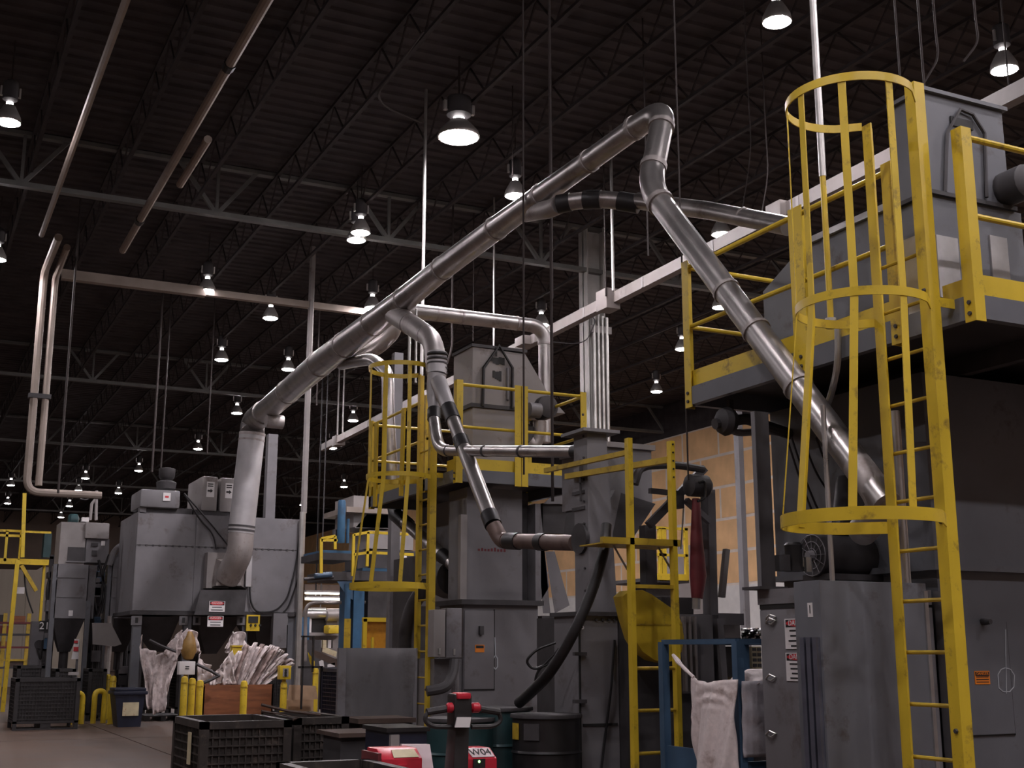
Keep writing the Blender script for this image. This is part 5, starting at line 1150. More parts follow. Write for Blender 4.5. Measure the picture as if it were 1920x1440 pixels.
#PART6
# ================================================================== FLOOR ITEMS, LEFT
def crate(name, label, x0, x1, Y, h, dep, rot=0, group=None, m='blackp', rim='blackp', open_top=True):
    # bulk container of ribbed plastic: corner posts, rim, feet, walls with raised grid ribs
    xc = (x0+x1)/2; w = x1-x0
    t = thing(name, label, 'container', (xc, Y+dep/2, 0), group)
    ox, oy = x0, Y
    zb = .12
    MB().box(ox, oy, zb, ox+w, oy+dep, zb+.04).build('crate_floor', m, t)
    for nm, b in (('front_wall', (ox+.04, oy+.03, zb, ox+w-.04, oy+.05, h-.04)), ('back_wall', (ox+.04, oy+dep-.05, zb, ox+w-.04, oy+dep-.03, h-.04)), ('side_wall', (ox+.03, oy+.04, zb, ox+.05, oy+dep-.04, h-.04)), ('side_wall', (ox+w-.05, oy+.04, zb, ox+w-.03, oy+dep-.04, h-.04))):
        MB().box(*b).build(nm, m, t)
    for cx_ in (ox, ox+w-.07):
        for cy_ in (oy, oy+dep-.07): MB().box(cx_, cy_, .0, cx_+.07, cy_+.07, h).build('corner_post', m, t)
    for b in ((ox, oy, h-.06, ox+w, oy+.06, h), (ox, oy+dep-.06, h-.06, ox+w, oy+dep, h), (ox, oy, h-.06, ox+.06, oy+dep, h), (ox+w-.06, oy, h-.06, ox+w, oy+dep, h)):
        MB().box(*b).build('rim', rim, t)
    MB().box(ox+w*.42, oy+.01, 0, ox+w*.58, oy+dep-.01, zb).build('foot_block', m, t)
    MB().box(ox, oy+.005, 0, ox+w, oy+.06, .035).build('base_runner', m, t)
    rb = MB(); n = max(6, int(w/.06))
    for k in range(1, n): x = ox+.05+(w-.1)*k/n; rb.box(x-.006, oy+.012, zb, x+.006, oy+.031, h-.06)
    nz = max(5, int((h-zb)/.07))
    for k in range(0, nz): z = zb+(h-.06-zb)*k/nz; rb.box(ox+.04, oy+.008, z-.006, ox+w-.04, oy+.03, z+.006)
    n2 = max(6, int(dep/.06))
    for k in range(1, n2): y = oy+.05+(dep-.1)*k/n2; rb.box(ox+.012, y-.006, zb, ox+.031, y+.006, h-.06)
    for k in range(0, nz): z = zb+(h-.06-zb)*k/nz; rb.box(ox+.008, oy+.04, z-.006, ox+.03, oy+dep-.04, z+.006)
    o = rb.build('grid_ribs', m, t); o['kind'] = 'stuff'
    return t
# big black container at left, base at y 1357
Yb = 25.4
x0, x1 = float(aY(28, 1300, Yb)[0]), float(aY(150, 1300, Yb)[0]); hz = float(aY(90, 1272, Yb)[2])
crate('bulk_container', 'black ribbed bulk container standing alone on the floor at far left', x0, x1, Yb, hz, 1.1)
single('paper_sheet', MB().box(*bxY(128, 1260, 148, 1266, Yb+.9, .02)), 'lgrey', 'pale sheet sticking up behind the lone black container', 'sheet')
x0, x1 = float(aY(32, 1260, Yb+2.6)[0]), float(aY(84, 1260, Yb+2.6)[0]); crate('bulk_container', 'dark bulk container behind the lone black one, by the number 21 board', x0, x1, Yb+2.6, float(aY(60, 1248, Yb+2.6)[2]), 1.0)
x0, x1 = float(aY(166, 1270, 28.2)[0]), float(aY(200, 1270, 28.2)[0]); crate('bulk_container', 'dark bulk container under the right small collector, behind bent yellow pipes', x0, x1, 28.2, float(aY(182, 1254, 28.2)[2]), .9)
x0, x1 = float(aY(104, 1270, 28.0)[0]), float(aY(142, 1270, 28.0)[0]); crate('bulk_container', 'dark bulk container under the left small collector', x0, x1, 28.0, float(aY(120, 1254, 28)[2]), .9)
# yellow bollards
def bollard(label, x, ytop, ybot, r=.062, Y=None):
    c = aZ(x, ybot, 0) if Y is None else aY(x, ybot, Y)*np.array([1, 1, 0])
    h = float(aY(x, ytop, c[1])[2])
    t = thing('bollard', label, 'bollard', (c[0], c[1], 0), 'yellow floor bollards')
    MB().lathe([(r, 0), (r, h-.05), (r*.8, h-.015), (r*.3, h)], (c[0], c[1], 0), 14).build('post', 'yellow', t)
    MB().tube([(c[0], c[1], h-.12), (c[0], c[1], h-.10)], r+.008, 14).build('collar', 'yellowd', t)
    MB().box(c[0]-r*1.4, c[1]-r*1.4, 0, c[0]+r*1.4, c[1]+r*1.4, .015).build('base_plate', 'yellowd', t)
bollard('yellow bollard left of a close pair beside the navy bin', 198, 1264, 1350)
bollard('yellow bollard right of a close pair beside the navy bin', 207, 1267, 1358)
bollard('tallest yellow bollard of three left of the plywood crate, in front', 342, 1268, 1352, Y=22.5)
bollard('middle yellow bollard of three left of the plywood crate', 357, 1271, 1345, Y=23.2)
bollard('right yellow bollard of three left of the plywood crate', 372, 1275, 1345, Y=22.6)
bollard('yellow bollard standing in front of the plywood crate', 455, 1276, 1345, Y=22.2)
bollard('yellow bollard carrying the yellow control box right of the crate', 530, 1278, 1345, Y=22.6)
bollard('far yellow bollard behind the open cardboard box', 590, 1252, 1320, Y=25.5)
def ubar(label, xa, xb, yt, yb, Y):
    a, b_ = aY(xa, yb, Y), aY(xb, yb, Y); z = float(aY(xa, yt, Y)[2])
    single('pipe_guard', MB().tube(bend([(a[0], Y, 0), (a[0], Y, z), (b_[0], Y+.1, z), (b_[0], Y+.1, 0)], .22, 6), .055, 12), 'yellow', label, 'guard')
ubar('bent yellow pipe guard left of the paired bollards, beside the container', 176, 196, 1296, 1330, 27.2)
ubar('bent yellow pipe guard mostly hidden by the lone black container', 132, 155, 1300, 1330, 27.0)
# navy bin
cb_ = aZ(246, 1363, 0); Yn = float(cb_[1])
bn = thing('waste_bin', 'navy square waste bin with a stained cream label beside yellow bollards', 'bin', (cb_[0], Yn+.35, 0))
q0 = fy(220, 1300, 268, 1363, Yn); qt = fy(216, 1290, 272, 1310, Yn-.03)
MB().hexa([(q0[0]+.03, Yn, 0), (q0[1]-.03, Yn, 0), (q0[1]-.03, Yn+.6, 0), (q0[0]+.03, Yn+.6, 0)], [(qt[0], Yn-.04, qt[3]-.12), (qt[1], Yn-.04, qt[3]-.12), (qt[1], Yn+.64, qt[3]-.12), (qt[0], Yn+.64, qt[3]-.12)]).build('bin_body', 'navy', bn)
MB().box(qt[0]-.03, Yn-.08, qt[3]-.13, qt[1]+.05, Yn+.68, qt[3]-.06).build('bin_rim', 'navy', bn, bevel=.02)
MB().box(qt[0]-.02, Yn-.05, qt[3]-.06, qt[1]+.02, Yn+.6, qt[3]).build('bin_lid', 'navy', bn, bevel=.02)
q = fy(230, 1317, 260, 1342, Yn-.04); MB().box(q[0], Yn-.05, q[2], q[1], Yn-.025, q[3]).build('cream_label', 'cream', bn)
# pallet behind the bin
c = aZ(300, 1352, 0); pl = thing('pallet', 'low dark pallet on the floor right of the navy bin', 'pallet', (c[0], c[1]+.5, 0))
xa, xb = float(aY(272, 1345, c[1])[0]), float(aY(340, 1345, c[1])[0])
for k in range(3): x = xa+(xb-xa-.1)*k/2; MB().box(x, c[1], 0, x+.1, c[1]+1.0, .09).build('bearer', 'blackp', pl)
for k in range(6): y = c[1]+.17*k; MB().box(xa, y, .09, xb, y+.13, .115).build('slat', 'blackp', pl)
# film drapes: folded cloth sheets
def drape(name, label, cat, pts_top, pts_bot, Y, amp, nf, m, thick=.012, seed=1, lean=0.0, mid=0.0):
    rnd = random.Random(seed); ph = [rnd.uniform(0, 6.28) for _ in range(6)]
    def pos(P, u):
        n = len(P)-1; k = min(int(u*n), n-1); f = u*n-k; return (P[k][0]*(1-f)+P[k+1][0]*f, P[k][1]*(1-f)+P[k+1][1]*f)
    def fn(u, v):
        a, b_ = pos(pts_top, u), pos(pts_bot, u); x = a[0]*(1-v)+b_[0]*v; y = a[1]*(1-v)+b_[1]*v
        p = aY(x, y, Y)
        d = amp*(math.sin(u*nf*6.283+ph[0]+2*v)*.6+math.sin(u*nf*2.3*6.283+ph[1]+v*4)*.3+math.sin(v*9+ph[2]+u*5)*.25)
        return (p[0]+d*.4, Y-lean*v-abs(d)-mid*math.sin(v*3.14), p[2]+d*.25)
    g = MB().grid(fn, 40, 22)
    return g
g = drape('', '', '', [(259, 1193), (268, 1214), (292, 1224), (312, 1222), (334, 1236)], [(280, 1318), (284, 1334), (291, 1338), (300, 1336), (309, 1318)], 26.3, .2, 2.5, 'foil', seed=3)
single('film_drape', g, 'foil', 'crumpled whitish film hanging over an edge, right of the navy bin', 'film', solid=.01)
# plywood crate with the folded bags
Yk = 23.4
q = fy(380, 1284, 512, 1340, Yk); wcz = q[3]
pc = thing('plywood_crate', 'reddish plywood crate holding a fan of folded white bags', 'crate', ((q[0]+q[1])/2, Yk+.6, 0))
h_ = q[3]
for b in ((q[0], Yk, .1, q[1], Yk+.03, h_), (q[0], Yk+1.1, .1, q[1], Yk+1.13, h_), (q[0], Yk, .1, q[0]+.03, Yk+1.13, h_+.05), (q[1]-.03, Yk, .1, q[1], Yk+1.13, h_)): MB().box(*b).build('side_board', 'wood', pc)
MB().box(q[0], Yk, .1, q[1], Yk+1.1, .13).build('crate_floor', 'wood', pc)
for x in (q[0]+.05, (q[0]+q[1])/2, q[1]-.15): MB().box(x, Yk, 0, x+.1, Yk+1.1, .1).build('runner', 'wood', pc)
# fan of folded bags
rnd = random.Random(11); NB = 25
for k in range(NB):
    f = k/(NB-1)
    bx0, by0 = 425+ (500-425)*f*.85, 1290-4*f
    tx0, ty0 = 448+(553-448)*f, 1222-18*math.sin(f*3.0)+22*f*f
    Yp = Yk+.25+.35*(k % 4)/4+.1*f
    wv = rnd.uniform(7, 11)
    P = [(bx0, by0), (bx0+(tx0-bx0)*.5+rnd.uniform(-3, 3), by0+(ty0-by0)*.55), (tx0+rnd.uniform(-4, 4), ty0+rnd.uniform(-5, 5))]
    ph = rnd.uniform(0, 6)
    def fn(u, v, P=P, wv=wv, Yp=Yp, ph=ph):
        a = (P[0][0]*(1-v)**2+2*P[1][0]*v*(1-v)+P[2][0]*v*v, P[0][1]*(1-v)**2+2*P[1][1]*v*(1-v)+P[2][1]*v*v)
        w_ = wv*(1+.25*math.sin(v*6+ph))*(1-.45*max(0, v-.85)/.15)
        p = aY(a[0]+(u-.5)*w_, a[1]+(u-.5)*w_*.35, Yp)
        return (p[0], Yp-.10*math.sin(u*3.14)-.05*math.sin(u*9+v*5+ph)+.1*v, p[2])
    g = MB().grid(fn, 8, 12)
    single('folded_bag', g, 'foil2' if k % 3 == 1 else 'foil', 'folded %s bag in the plywood crate, number %d from the left of the fan' % ('brown creased' if k % 3 == 1 else 'whitish', k+1), 'bag', 'folded bags in the plywood crate', solid=.03)
g = drape('', '', '', [(372, 1225), (385, 1250), (405, 1258), (420, 1240), (432, 1220)], [(372, 1282), (395, 1282), (410, 1284), (425, 1285), (445, 1285)], Yk+.15, .14, 3, 'foil', seed=9)
single('film_drape', g, 'foil', 'crumpled white film sagging left of the folded bags in the crate', 'film', solid=.01)
for pts, lab, sd in (([(332, 1205), (345, 1180), (360, 1180), (374, 1208)], 'film bag bunched around the left collector hopper outlet', 5), ([(424, 1212), (436, 1184), (450, 1184), (463, 1208)], 'greyish film bag bunched under the middle collector hopper', 6), ([(312, 1212), (322, 1200), (330, 1190), (338, 1182)], 'small film strip hanging by the left hopper outlet', 7)):
    g = drape('', '', '', pts, [(pts[0][0]-4, pts[0][1]+12), (pts[1][0]-3, pts[1][1]+45), (pts[2][0]+3, pts[2][1]+45), (pts[3][0]+4, pts[3][1]+12)], 26.2, .12, 2, 'foil', seed=sd)
    single('film_bag', g, 'foil', lab, 'bag', solid=.012)
c = aY(354, 1212, 26.15); single('amber_bag', MB().lathe([(.03, -.28), (.10, -.25), (.17, -.08), (.13, .12), (.05, .3)], c, 12), 'amberbag', 'yellowish filled bag under the left collector hopper', 'bag')
for pts, lab in (([(368, 1245), (395, 1258), (412, 1268)], 'dark strap lying across the white film, upper'), ([(412, 1266), (395, 1275), (382, 1280)], 'dark strap lying across the white film, lower'), ([(280, 1200), (300, 1210), (330, 1222)], 'dark strap above the hanging film drape')):
    single('strap', MB().tube([aY(x, y, Yk-.25 if x > 350 else 26.0) for x, y in pts], .03, 6), 'dgrey', lab, 'strap')
# control boxes
def cbox(label, m, x0, y0, x1, y1, Y, kind):
    q = bxY(x0, y0, x1, y1, Y, .18); t = thing('control_box', label, 'box', ((q[0]+q[3])/2, Y, 0))
    b = MB().box(*q).build('box_body', m, t, bevel=.01); w, h = q[3]-q[0], q[5]-q[2]
    if kind == 'white':
        for dz_ in (.42, .58): MB().box(q[0]+w*.38, Y-.008, q[2]+h*dz_, q[0]+w*.62, Y, q[2]+h*(dz_+.06)).build('switch_mark', 'ink', b)
    elif kind == 'panel':
        MB().box(q[0]+w*.25, Y-.008, q[2]+h*.2, q[3]-w*.25, Y, q[5]-h*.2).build('button_plate', 'lgrey', b)
        for i in range(3): MB().lathe([(.02, -.015), (.025, 0)], ((q[0]+q[3])/2, Y-.008, q[2]+h*(.3+.18*i)), 8, 'y').build('push_button', 'ink', b)
    else:
        MB().box(q[0]-.01, Y-.01, q[2]+h*.32, q[3]+.01, Y, q[2]+h*.36).build('band', 'yellowd', b); MB().box(q[0]-.01, Y-.02, q[5]-.03, q[3]+.01, Y+.2, q[5]).build('cap', 'yellow', b)
    MB().box((q[0]+q[3])/2-.03, Y+.06, 0, (q[0]+q[3])/2+.03, Y+.12, q[2]).build('stand', 'yellowd', t)
cbox('white switch box on a stand left of the plywood crate', 'paper', 336, 1240, 366, 1265, 22.9, 'white')
cbox('yellow control box with buttons right of the folded bags', 'yellow', 525, 1248, 546, 1274, 22.5, 'panel')
cbox('tall yellow box standing in the film left of the folded bags', 'yellow', 435, 1210, 453, 1250, 24.9, 'tall')
# cardboard box
Yq = 22.8; q = fy(538, 1300, 594, 1325, Yq)
cd2 = thing('cardboard_box', 'open cardboard box with a raised flap right of the plywood crate', 'box', ((q[0]+q[1])/2, Yq+.3, .0))
zc2 = float(aY(560, 1312, Yq)[2])
MB().box(q[0]+.03, Yq, .2, q[1]-.06, Yq+.5, zc2).build('box_body', 'card', cd2)
MB().box(q[0], Yq-.05, 0, q[1]-.03, Yq+.6, .2).build('box_stand', 'blackp', cd2)
MB().hexa([aY(x, y, Yq-.22) for x, y in ((538, 1313), (596, 1311), (592, 1286), (542, 1284))], [aY(x, y, Yq-.2) for x, y in ((538, 1313), (596, 1311), (592, 1286), (542, 1284))]).build('box_flap', 'card', cd2)
# blue bin right of it, trolley and clutter
x0, x1 = float(aY(605, 1300, 21.4)[0]), float(aY(668, 1300, 21.4)[0])
crate('blue_container', 'dark blue container in shade left of the grey screen', x0, x1, 20.5, float(aY(620, 1254, 20.5)[2]), 1.0, m='navy', rim='navy')
tr = thing('scrap_trolley', 'small black trolley with scrap boards in front of the far workshop gap', 'trolley', aY(585, 1310, 21.5)*np.array([1, 1, 0]))
for x0, x1, y0, y1 in ((586, 589, 1192, 1260), (566, 588, 1192, 1195), (560, 606, 1249, 1253), (566, 569, 1192, 1330), (600, 603, 1250, 1330)): MB().box(*bxY(x0, y0, x1, y1, 21.5, .05)).build('frame_bar', 'black', tr)
for pts, m in (([(588, 1218), (640, 1240), (636, 1252), (590, 1232)], 'wood2'), ([(577, 1222), (590, 1240), (590, 1262), (580, 1240)], 'yellow'), ([(598, 1240), (606, 1236), (608, 1250), (600, 1252)], 'paper'), ([(614, 1246), (628, 1242), (628, 1250), (614, 1251)], 'paper'), ([(606, 1212), (632, 1222), (630, 1232), (604, 1222)], 'cream')):
    MB().hexa([aY(x, y, 21.6) for x, y in pts], [aY(x, y, 21.75) for x, y in pts]).build('scrap_piece', m, tr)
# ================================================================== FRONT CRATES
Yf = 10.6
x0 = float(aY(378, 1345, Yf)[0]); x1 = float(aY(548, 1345, Yf)[0]); hf = float(aY(460, 1352, Yf)[2])
crate('bulk_container', 'dirty brown black ribbed bulk container in front, left of the two', x0, x1, Yf, hf, 1.15, group='front bulk containers', m='dustyp', rim='dustyp')
x0b = float(aY(552, 1345, Yf+.25)[0]); x1b = float(aY(655, 1345, Yf+.25)[0])
crate('bulk_container', 'dirty ribbed bulk container in front, right of the two, by the grey screen', x0b, x1b, Yf+.25, float(aY(600, 1345, Yf+.25)[2]), 1.1, group='front bulk containers', m='dustyp', rim='dustyp')
q = fy(346, 1364, 354, 1388, Yf); lb = fx(340, 1364, 352, 1390, x0-.002); single('container_tag', MB().box(x0-.02, Yf+.32, hf-.36, x0-.005, Yf+.4, hf-.1), 'cream', 'stained white tag on the side of the front left container', 'tag')
for pts, lab, m in (([(490, 1326), (540, 1338), (600, 1345)], 'dusty strap lying across the front containers', 'wood2'), ([(490, 1338), (560, 1350), (548, 1354)], 'second dusty strap on the front containers', 'wood2')):
    single('strap', MB().tube([aY(x, y, Yf+.1)+np.array([0, 0, .02]) for x, y in pts], .014, 6), m, lab, 'strap')
Yg = 6.3; x0 = float(aY(518, 1432, Yg+.9)[0]); x1 = float(aY(690, 1432, Yg+.9)[0])
crate('bulk_container', 'nearest bulk container, only its rim showing at the bottom edge', x0, x1, Yg, float(aY(600, 1426, Yg+.9)[2]), .9, m='dustyp', rim='dustyp')
# grey screen
ys_ = 12.2
gs = thing('steel_screen', 'wavy grey sheet screen standing in front of the middle caged ladder', 'screen', aY(705, 1400, ys_)*np.array([1, 1, 0]))
xa, xb = float(aY(641, 1300, ys_)[0]), float(aY(777, 1300, ys_)[0]); zt5 = float(aY(700, 1215, ys_)[2])
MB().grid(lambda u, v: (xa+(xb-xa)*u-.03*(1-v), ys_+.012*math.sin(u*21+v*3)+.012*math.sin(u*9-v*5), .1+(zt5-.1)*v), 40, 10).build('sheet', 'screen', gs, solid=.006)
MB().box(xa-.05, ys_-.02, 0, xa+.03, ys_+.03, zt5).build('frame_post', 'grey', gs); MB().box(xb-.02, ys_-.02, 0, xb+.02, ys_+.03, zt5).build('frame_post', 'grey', gs)
# benches / troughs before the screen
bt_ = thing('trough', 'low dusty steel trough before the grey screen', 'trough', aY(740, 1400, 10.8)*np.array([1, 1, 0]))
q = bxY(672, 1347, 780, 1356, 10.8, .5); MB().box(*q).build('trough_lip', 'wood2', bt_); MB().box(q[0]+.05, 10.9, 0, q[3], 11.3, q[2]).build('trough_body', 'dgrey', bt_)
b2_ = thing('trough', 'second lower steel trough with dusty lip, left of the pallet truck', 'trough', aY(690, 1400, 9.8)*np.array([1, 1, 0]))
q = bxY(636, 1374, 735, 1382, 9.8, .6); MB().box(*q).build('trough_lip', 'wood2', b2_); MB().box(q[0]+.03, 9.85, 0, q[3], 10.3, q[2]).build('trough_body', 'dgrey', b2_)
bs = thing('blue_tub', 'dark blue tub with shiny film between trough and pallet truck', 'tub', aY(775, 1380, 8.9)*np.array([1, 1, 0]))
q = bxY(728, 1372, 800, 1402, 8.9, .5); MB().box(q[0], 8.9, 0, q[3], 9.4, q[5]).build('tub_body', 'navy', bs); MB().box(q[0]-.02, 8.88, q[5], q[3]+.02, 9.42, q[5]+.03).build('tub_rim', 'black', bs)
MB().box(*bxY(733, 1378, 749, 1402, 8.86, .05)).build('film_patch', 'lgrey', bs)
# ================================================================== DRUMS
def drum(label, px, ytop, d, m, r=.29):
    c = aD(px, ytop, d); h = float(c[2]); t = thing('steel_drum', label, 'drum', (c[0], c[1], 0), 'steel drums')
    MB().lathe([(r-.01, 0), (r, .02), (r-.006, .03), (r-.006, h*.33), (r+.008, h*.34), (r-.006, h*.36), (r-.006, h*.66), (r+.008, h*.67), (r-.006, h*.69), (r-.006, h-.02), (r-.012, h-.02), (r-.012, h-.06), (.01, h-.06)], (c[0], c[1], 0), 28).build('drum_body', m, t)
    MB().lathe([(r-.012, h-.03), (r+.012, h-.03), (r+.014, h-.012), (r+.01, h), (r-.012, h)], (c[0], c[1], 0), 28).build('rim', 'dgrey', t)
    return t, c, h
dr, c, h = drum('black steel drum with a yellow sticker under the thick hose', 1024, 1338, 10.4, 'black')
nrm = np.array([-c[0], -c[1]]); nrm = nrm/np.linalg.norm(nrm); rg = math.degrees(math.atan2(nrm[0], -nrm[1]))
def on_drum(ang, z0, z1, w, m, nm, rr=.296):
    mb = MB(); a = math.atan2(nrm[1], nrm[0])+math.radians(ang); n = 5
    for k in range(n):
        a0_, a1_ = a+(k/n-.5)*w/.29, a+((k+1)/n-.5)*w/.29
        mb.add([(c[0]+rr*math.cos(x), c[1]+rr*math.sin(x), z) for x, z in ((a0_, z0), (a1_, z0), (a1_, z1), (a0_, z1))]+[(c[0]+(rr-.008)*math.cos(x), c[1]+(rr-.008)*math.sin(x), z) for x, z in ((a0_, z0), (a1_, z0), (a1_, z1), (a0_, z1))], [(0, 1, 2, 3), (0, 3, 7, 4), (1, 5, 6, 2), (3, 2, 6, 7), (0, 4, 5, 1)])
    mb.build(nm, m, dr)
on_drum(-62, h-.2, h-.07, .1, 'yellowd', 'yellow_sticker'); on_drum(-25, h-.2, h-.07, .14, 'dgrey', 'paper_patch')
drum('dark teal steel drum behind the pallet truck handle', 935, 1325, 10.9, 'teal')
drum('dark teal steel drum, left one half hidden by the pallet truck', 862, 1345, 10.6, 'teal')
# ================================================================== PALLET TRUCK
d0 = 7.3
tk2 = thing('pallet_truck', 'red electric pallet truck with black steering handle, marked W04, bottom centre', 'truck', aD(815, 1420, d0)*np.array([1, 1, 0]))
Yt = float(aD(815, 1410, d0)[1])
def T(x0, y0, x1, y1, dy=0, dep=.3): return bxY(x0, y0, x1, y1, Yt+dy, dep)
qa = T(700, 1402, 795, 1440); za, zb6 = qa[5], .12
HD = .10
def hood(x0, x1, nm):
    a, b_, _, _ = fy(x0, 1420, x1, 1440, Yt)
    zt = float(aY((x0+x1)/2, 1423, Yt)[2]); zt2 = float(aY((x0+x1)/2, 1402, Yt+HD)[2])
    pr_ = [(Yt, .1), (Yt, zt), (Yt+HD, zt2), (Yt+.26, zt2), (Yt+.26, .1)]
    return MB().prism(pr_, 'yz', a, b_).build(nm, 'red', tk2, bevel=.008), zt, zt2, a, b_
o1, zt, zt2, a, b_ = hood(716, 792, 'left_hood')
fl2 = lambda u, v, e=.004: (a+(b_-a)*u, Yt+HD*v-e, zt+(zt2-zt)*v+e)
MB().hexa([fl2(.3, .08, .001), fl2(.92, .08, .001), fl2(.9, .8, .001), fl2(.34, .8, .001)], [fl2(.3, .08), fl2(.92, .08), fl2(.9, .8), fl2(.34, .8)]).build('hood_label', 'cream', o1)
MB().hexa([(a+.1, Yt-.012, .2), (b_-.1, Yt-.012, .2), (b_-.1, Yt-.0, .2), (a+.1, Yt-.0, .2)], [(a+.1, Yt-.012, zt-.03), (b_-.1, Yt-.012, zt-.03), (b_-.1, Yt, zt-.03), (a+.1, Yt, zt-.03)]).build('front_cover', 'red', tk2)
MB().box(a-.02, Yt+.01, .2, a, Yt+.3, zt2-.02).build('side_cover', 'redd', tk2)
w4 = [aY(x, y, Yt-.015) for x, y in ((796, 1440), (838, 1440), (838, 1401), (784, 1401))]; zlo = .3
MB().hexa([(w4[0][0], Yt-.02, zlo), (w4[1][0], Yt-.02, zlo), (w4[1][0], Yt-.0, zlo), (w4[0][0], Yt-.0, zlo)], [(w4[3][0], Yt+.25, w4[3][2]), (w4[2][0], Yt+.25, w4[2][2]), (w4[2][0], Yt+.28, w4[2][2]), (w4[3][0], Yt+.28, w4[3][2])]).build('paper_form', 'pinkpaper', tk2)
o2, zt, zt2, a, b_ = hood(868, 932, 'right_hood')
fl2 = lambda u, v, e=.004: (a+(b_-a)*u, Yt+HD*v-e, zt+(zt2-zt)*v+e)
wl = MB().hexa([fl2(.3, .12, .001), fl2(.95, .12, .001), fl2(.93, .95, .001), fl2(.25, .95, .001)], [fl2(.3, .12), fl2(.95, .12), fl2(.93, .95), fl2(.25, .95)]).build('number_label', 'pinkpaper', o2)
sl_ = math.degrees(math.atan2(zt2-zt, HD)); tx = text('W04', 'ink', wl, fl2(.6, .52, .006), .085, sl_, 0, 'number')
tx.scale = (.8, 1.05, 1)
q = T(888, 1423, 910, 1440, -.01, .05); sw = MB().box(*q).build('switch_plate', 'ink', tk2); c = aY(899, 1428, Yt-.015); MB().lathe([(.006, -.004), (.008, 0)], (c[0], Yt-.012, c[2]), 8, 'y').build('indicator', 'led', sw)
# steering column, head, grips
sx0, sx1, _, _ = fy(838, 1400, 866, 1440, Yt-.05)
zc_ = float(aY(850, 1345, Yt-.1)[2])
MB().hexa([(sx0, Yt-.08, .2), (sx1+.02, Yt-.08, .2), (sx1+.02, Yt+.1, .2), (sx0, Yt+.1, .2)], [(sx0+.01, Yt-.16, zc_), (sx1, Yt-.16, zc_), (sx1, Yt-.04, zc_), (sx0+.01, Yt-.04, zc_)]).build('steering_column', 'blackp', tk2, bevel=.01)
q = T(852, 1300, 886, 1365, -.2, .12); MB().box(*q).build('control_head', 'black', tk2, bevel=.02)
q = T(858, 1299, 884, 1311, -.215, .1); MB().box(*q).build('red_button', 'red', tk2, bevel=.012)
lbq = [aY(x, y, Yt-.215) for x, y in ((854, 1364), (881, 1364), (884, 1345), (858, 1345))]
MB().hexa([(p[0], Yt-.212, p[2]) for p in lbq], [(p[0], Yt-.2, p[2]) for p in lbq]).build('head_label', 'paper', tk2)
for s_, xs in ((-1, (850, 838, 800, 796, 810, 852)), (1, (888, 900, 936, 940, 925, 884))):
    P = [aY(x, y, Yt-.15) for x, y in zip(xs, (1326, 1330, 1336, 1352, 1362, 1363))]
    MB().tube(bend(P, .05, 4), .014, 8).build('grip_bow', 'blackp', tk2)
    MB().tube([aY(xs[1], 1329, Yt-.15), aY(xs[2], 1335, Yt-.15)], .021, 10).build('grip', 'blackp', tk2)
    c = aY(846 if s_ < 0 else 891, 1327, Yt-.16); MB().lathe([(.02, -.03), (.03, -.02), (.03, .02), (.02, .03)], c, 12, 'x').build('thumb_wheel', 'red', tk2)
q = T(720, 1435, 930, 1440, .3, 1.0); 
for x0, x1 in ((720, 770), (880, 925)): a, b_, _, _ = fy(x0, 1430, x1, 1440, Yt+.5); MB().box(a, Yt+.5, .05, b_, Yt+1.7, .11).build('fork', 'redd', tk2)
MB().lathe([(.10, -.04), (.10, .04)], ((sx0+sx1)/2, Yt+.15, .10), 16, 'x').build('drive_wheel', 'black', tk2)
# ================================================================== BAG RACK
d_ = 8.55
P0 = aD(1386, 1300, d_); Xr = float(P0[0]); Y0r = float(P0[1])
Y1r = float(aX(1246, 1300, Xr)[1]); zr2 = float(aX(1320, 1203, Xr)[2])
br = thing('bag_rack', 'slate blue steel frame rack holding white bulk bags, lower right of centre', 'rack', (Xr+.3, (Y0r+Y1r)/2, 0))
Xr2 = Xr+.75
for x, y in ((Xr, Y0r), (Xr, Y1r), (Xr2, Y0r), (Xr2, Y1r)): MB().box(x-.03, y-.03, 0, x+.03, y+.03, zr2).build('rack_post', 'rackblue', br)
for a, b_ in (((Xr, Y0r), (Xr, Y1r)), ((Xr, Y0r), (Xr2, Y0r)), ((Xr2, Y0r), (Xr2, Y1r)), ((Xr, Y1r), (Xr2, Y1r))): MB().bar((*a, zr2), (*b_, zr2), .035).build('top_bar', 'rackblue', br)
zpl = float(aX(1290, 1402, Xr)[2]); MB().box(Xr-.01, Y0r+.03, .1, Xr+.01, Y1r-.03, zpl).build('lower_panel', 'rackblue', br); MB().box(Xr+.03, Y0r-.01, .1, Xr2-.03, Y0r+.01, zpl-.05).build('lower_panel', 'rackblue', br)
# white bag on the aisle face
tp = [(1299, 1268), (1318, 1276), (1340, 1280), (1362, 1275), (1381, 1274)]; bp_ = [(1303, 1490), (1320, 1492), (1345, 1492), (1368, 1492), (1383, 1490)]
def bagfn(u, v):
    n = 4; k = min(int(u*n), n-1); f = u*n-k
    a = [tp[k][i]*(1-f)+tp[k+1][i]*f for i in (0, 1)]; b_ = [bp_[k][i]*(1-f)+bp_[k+1][i]*f for i in (0, 1)]
    vv = v**.9; x = a[0]*(1-vv)+b_[0]*vv; y = a[1]*(1-vv)+b_[1]*vv
    swag = math.exp(-((v-.10)/.10)**2)*math.sin(u*3.14159)
    d = .03*math.sin((u*2.0+v*.9)*6.28)*(.25+v)+.010*math.sin((u*4.6+v*2.1)*6.28+1)+.009*swag*math.sin(v*70-(u-.5)**2*40)
    p = aX(x, y, Xr-.06)
    return (Xr-.06-.05*math.sin(u*3.14)-d, p[1], p[2]-.0)
bw = thing('bulk_bag', 'white woven bulk bag hanging by a twisted strap in the slate blue rack', 'bag', (Xr-.06, (Y0r+Y1r)/2, .3))
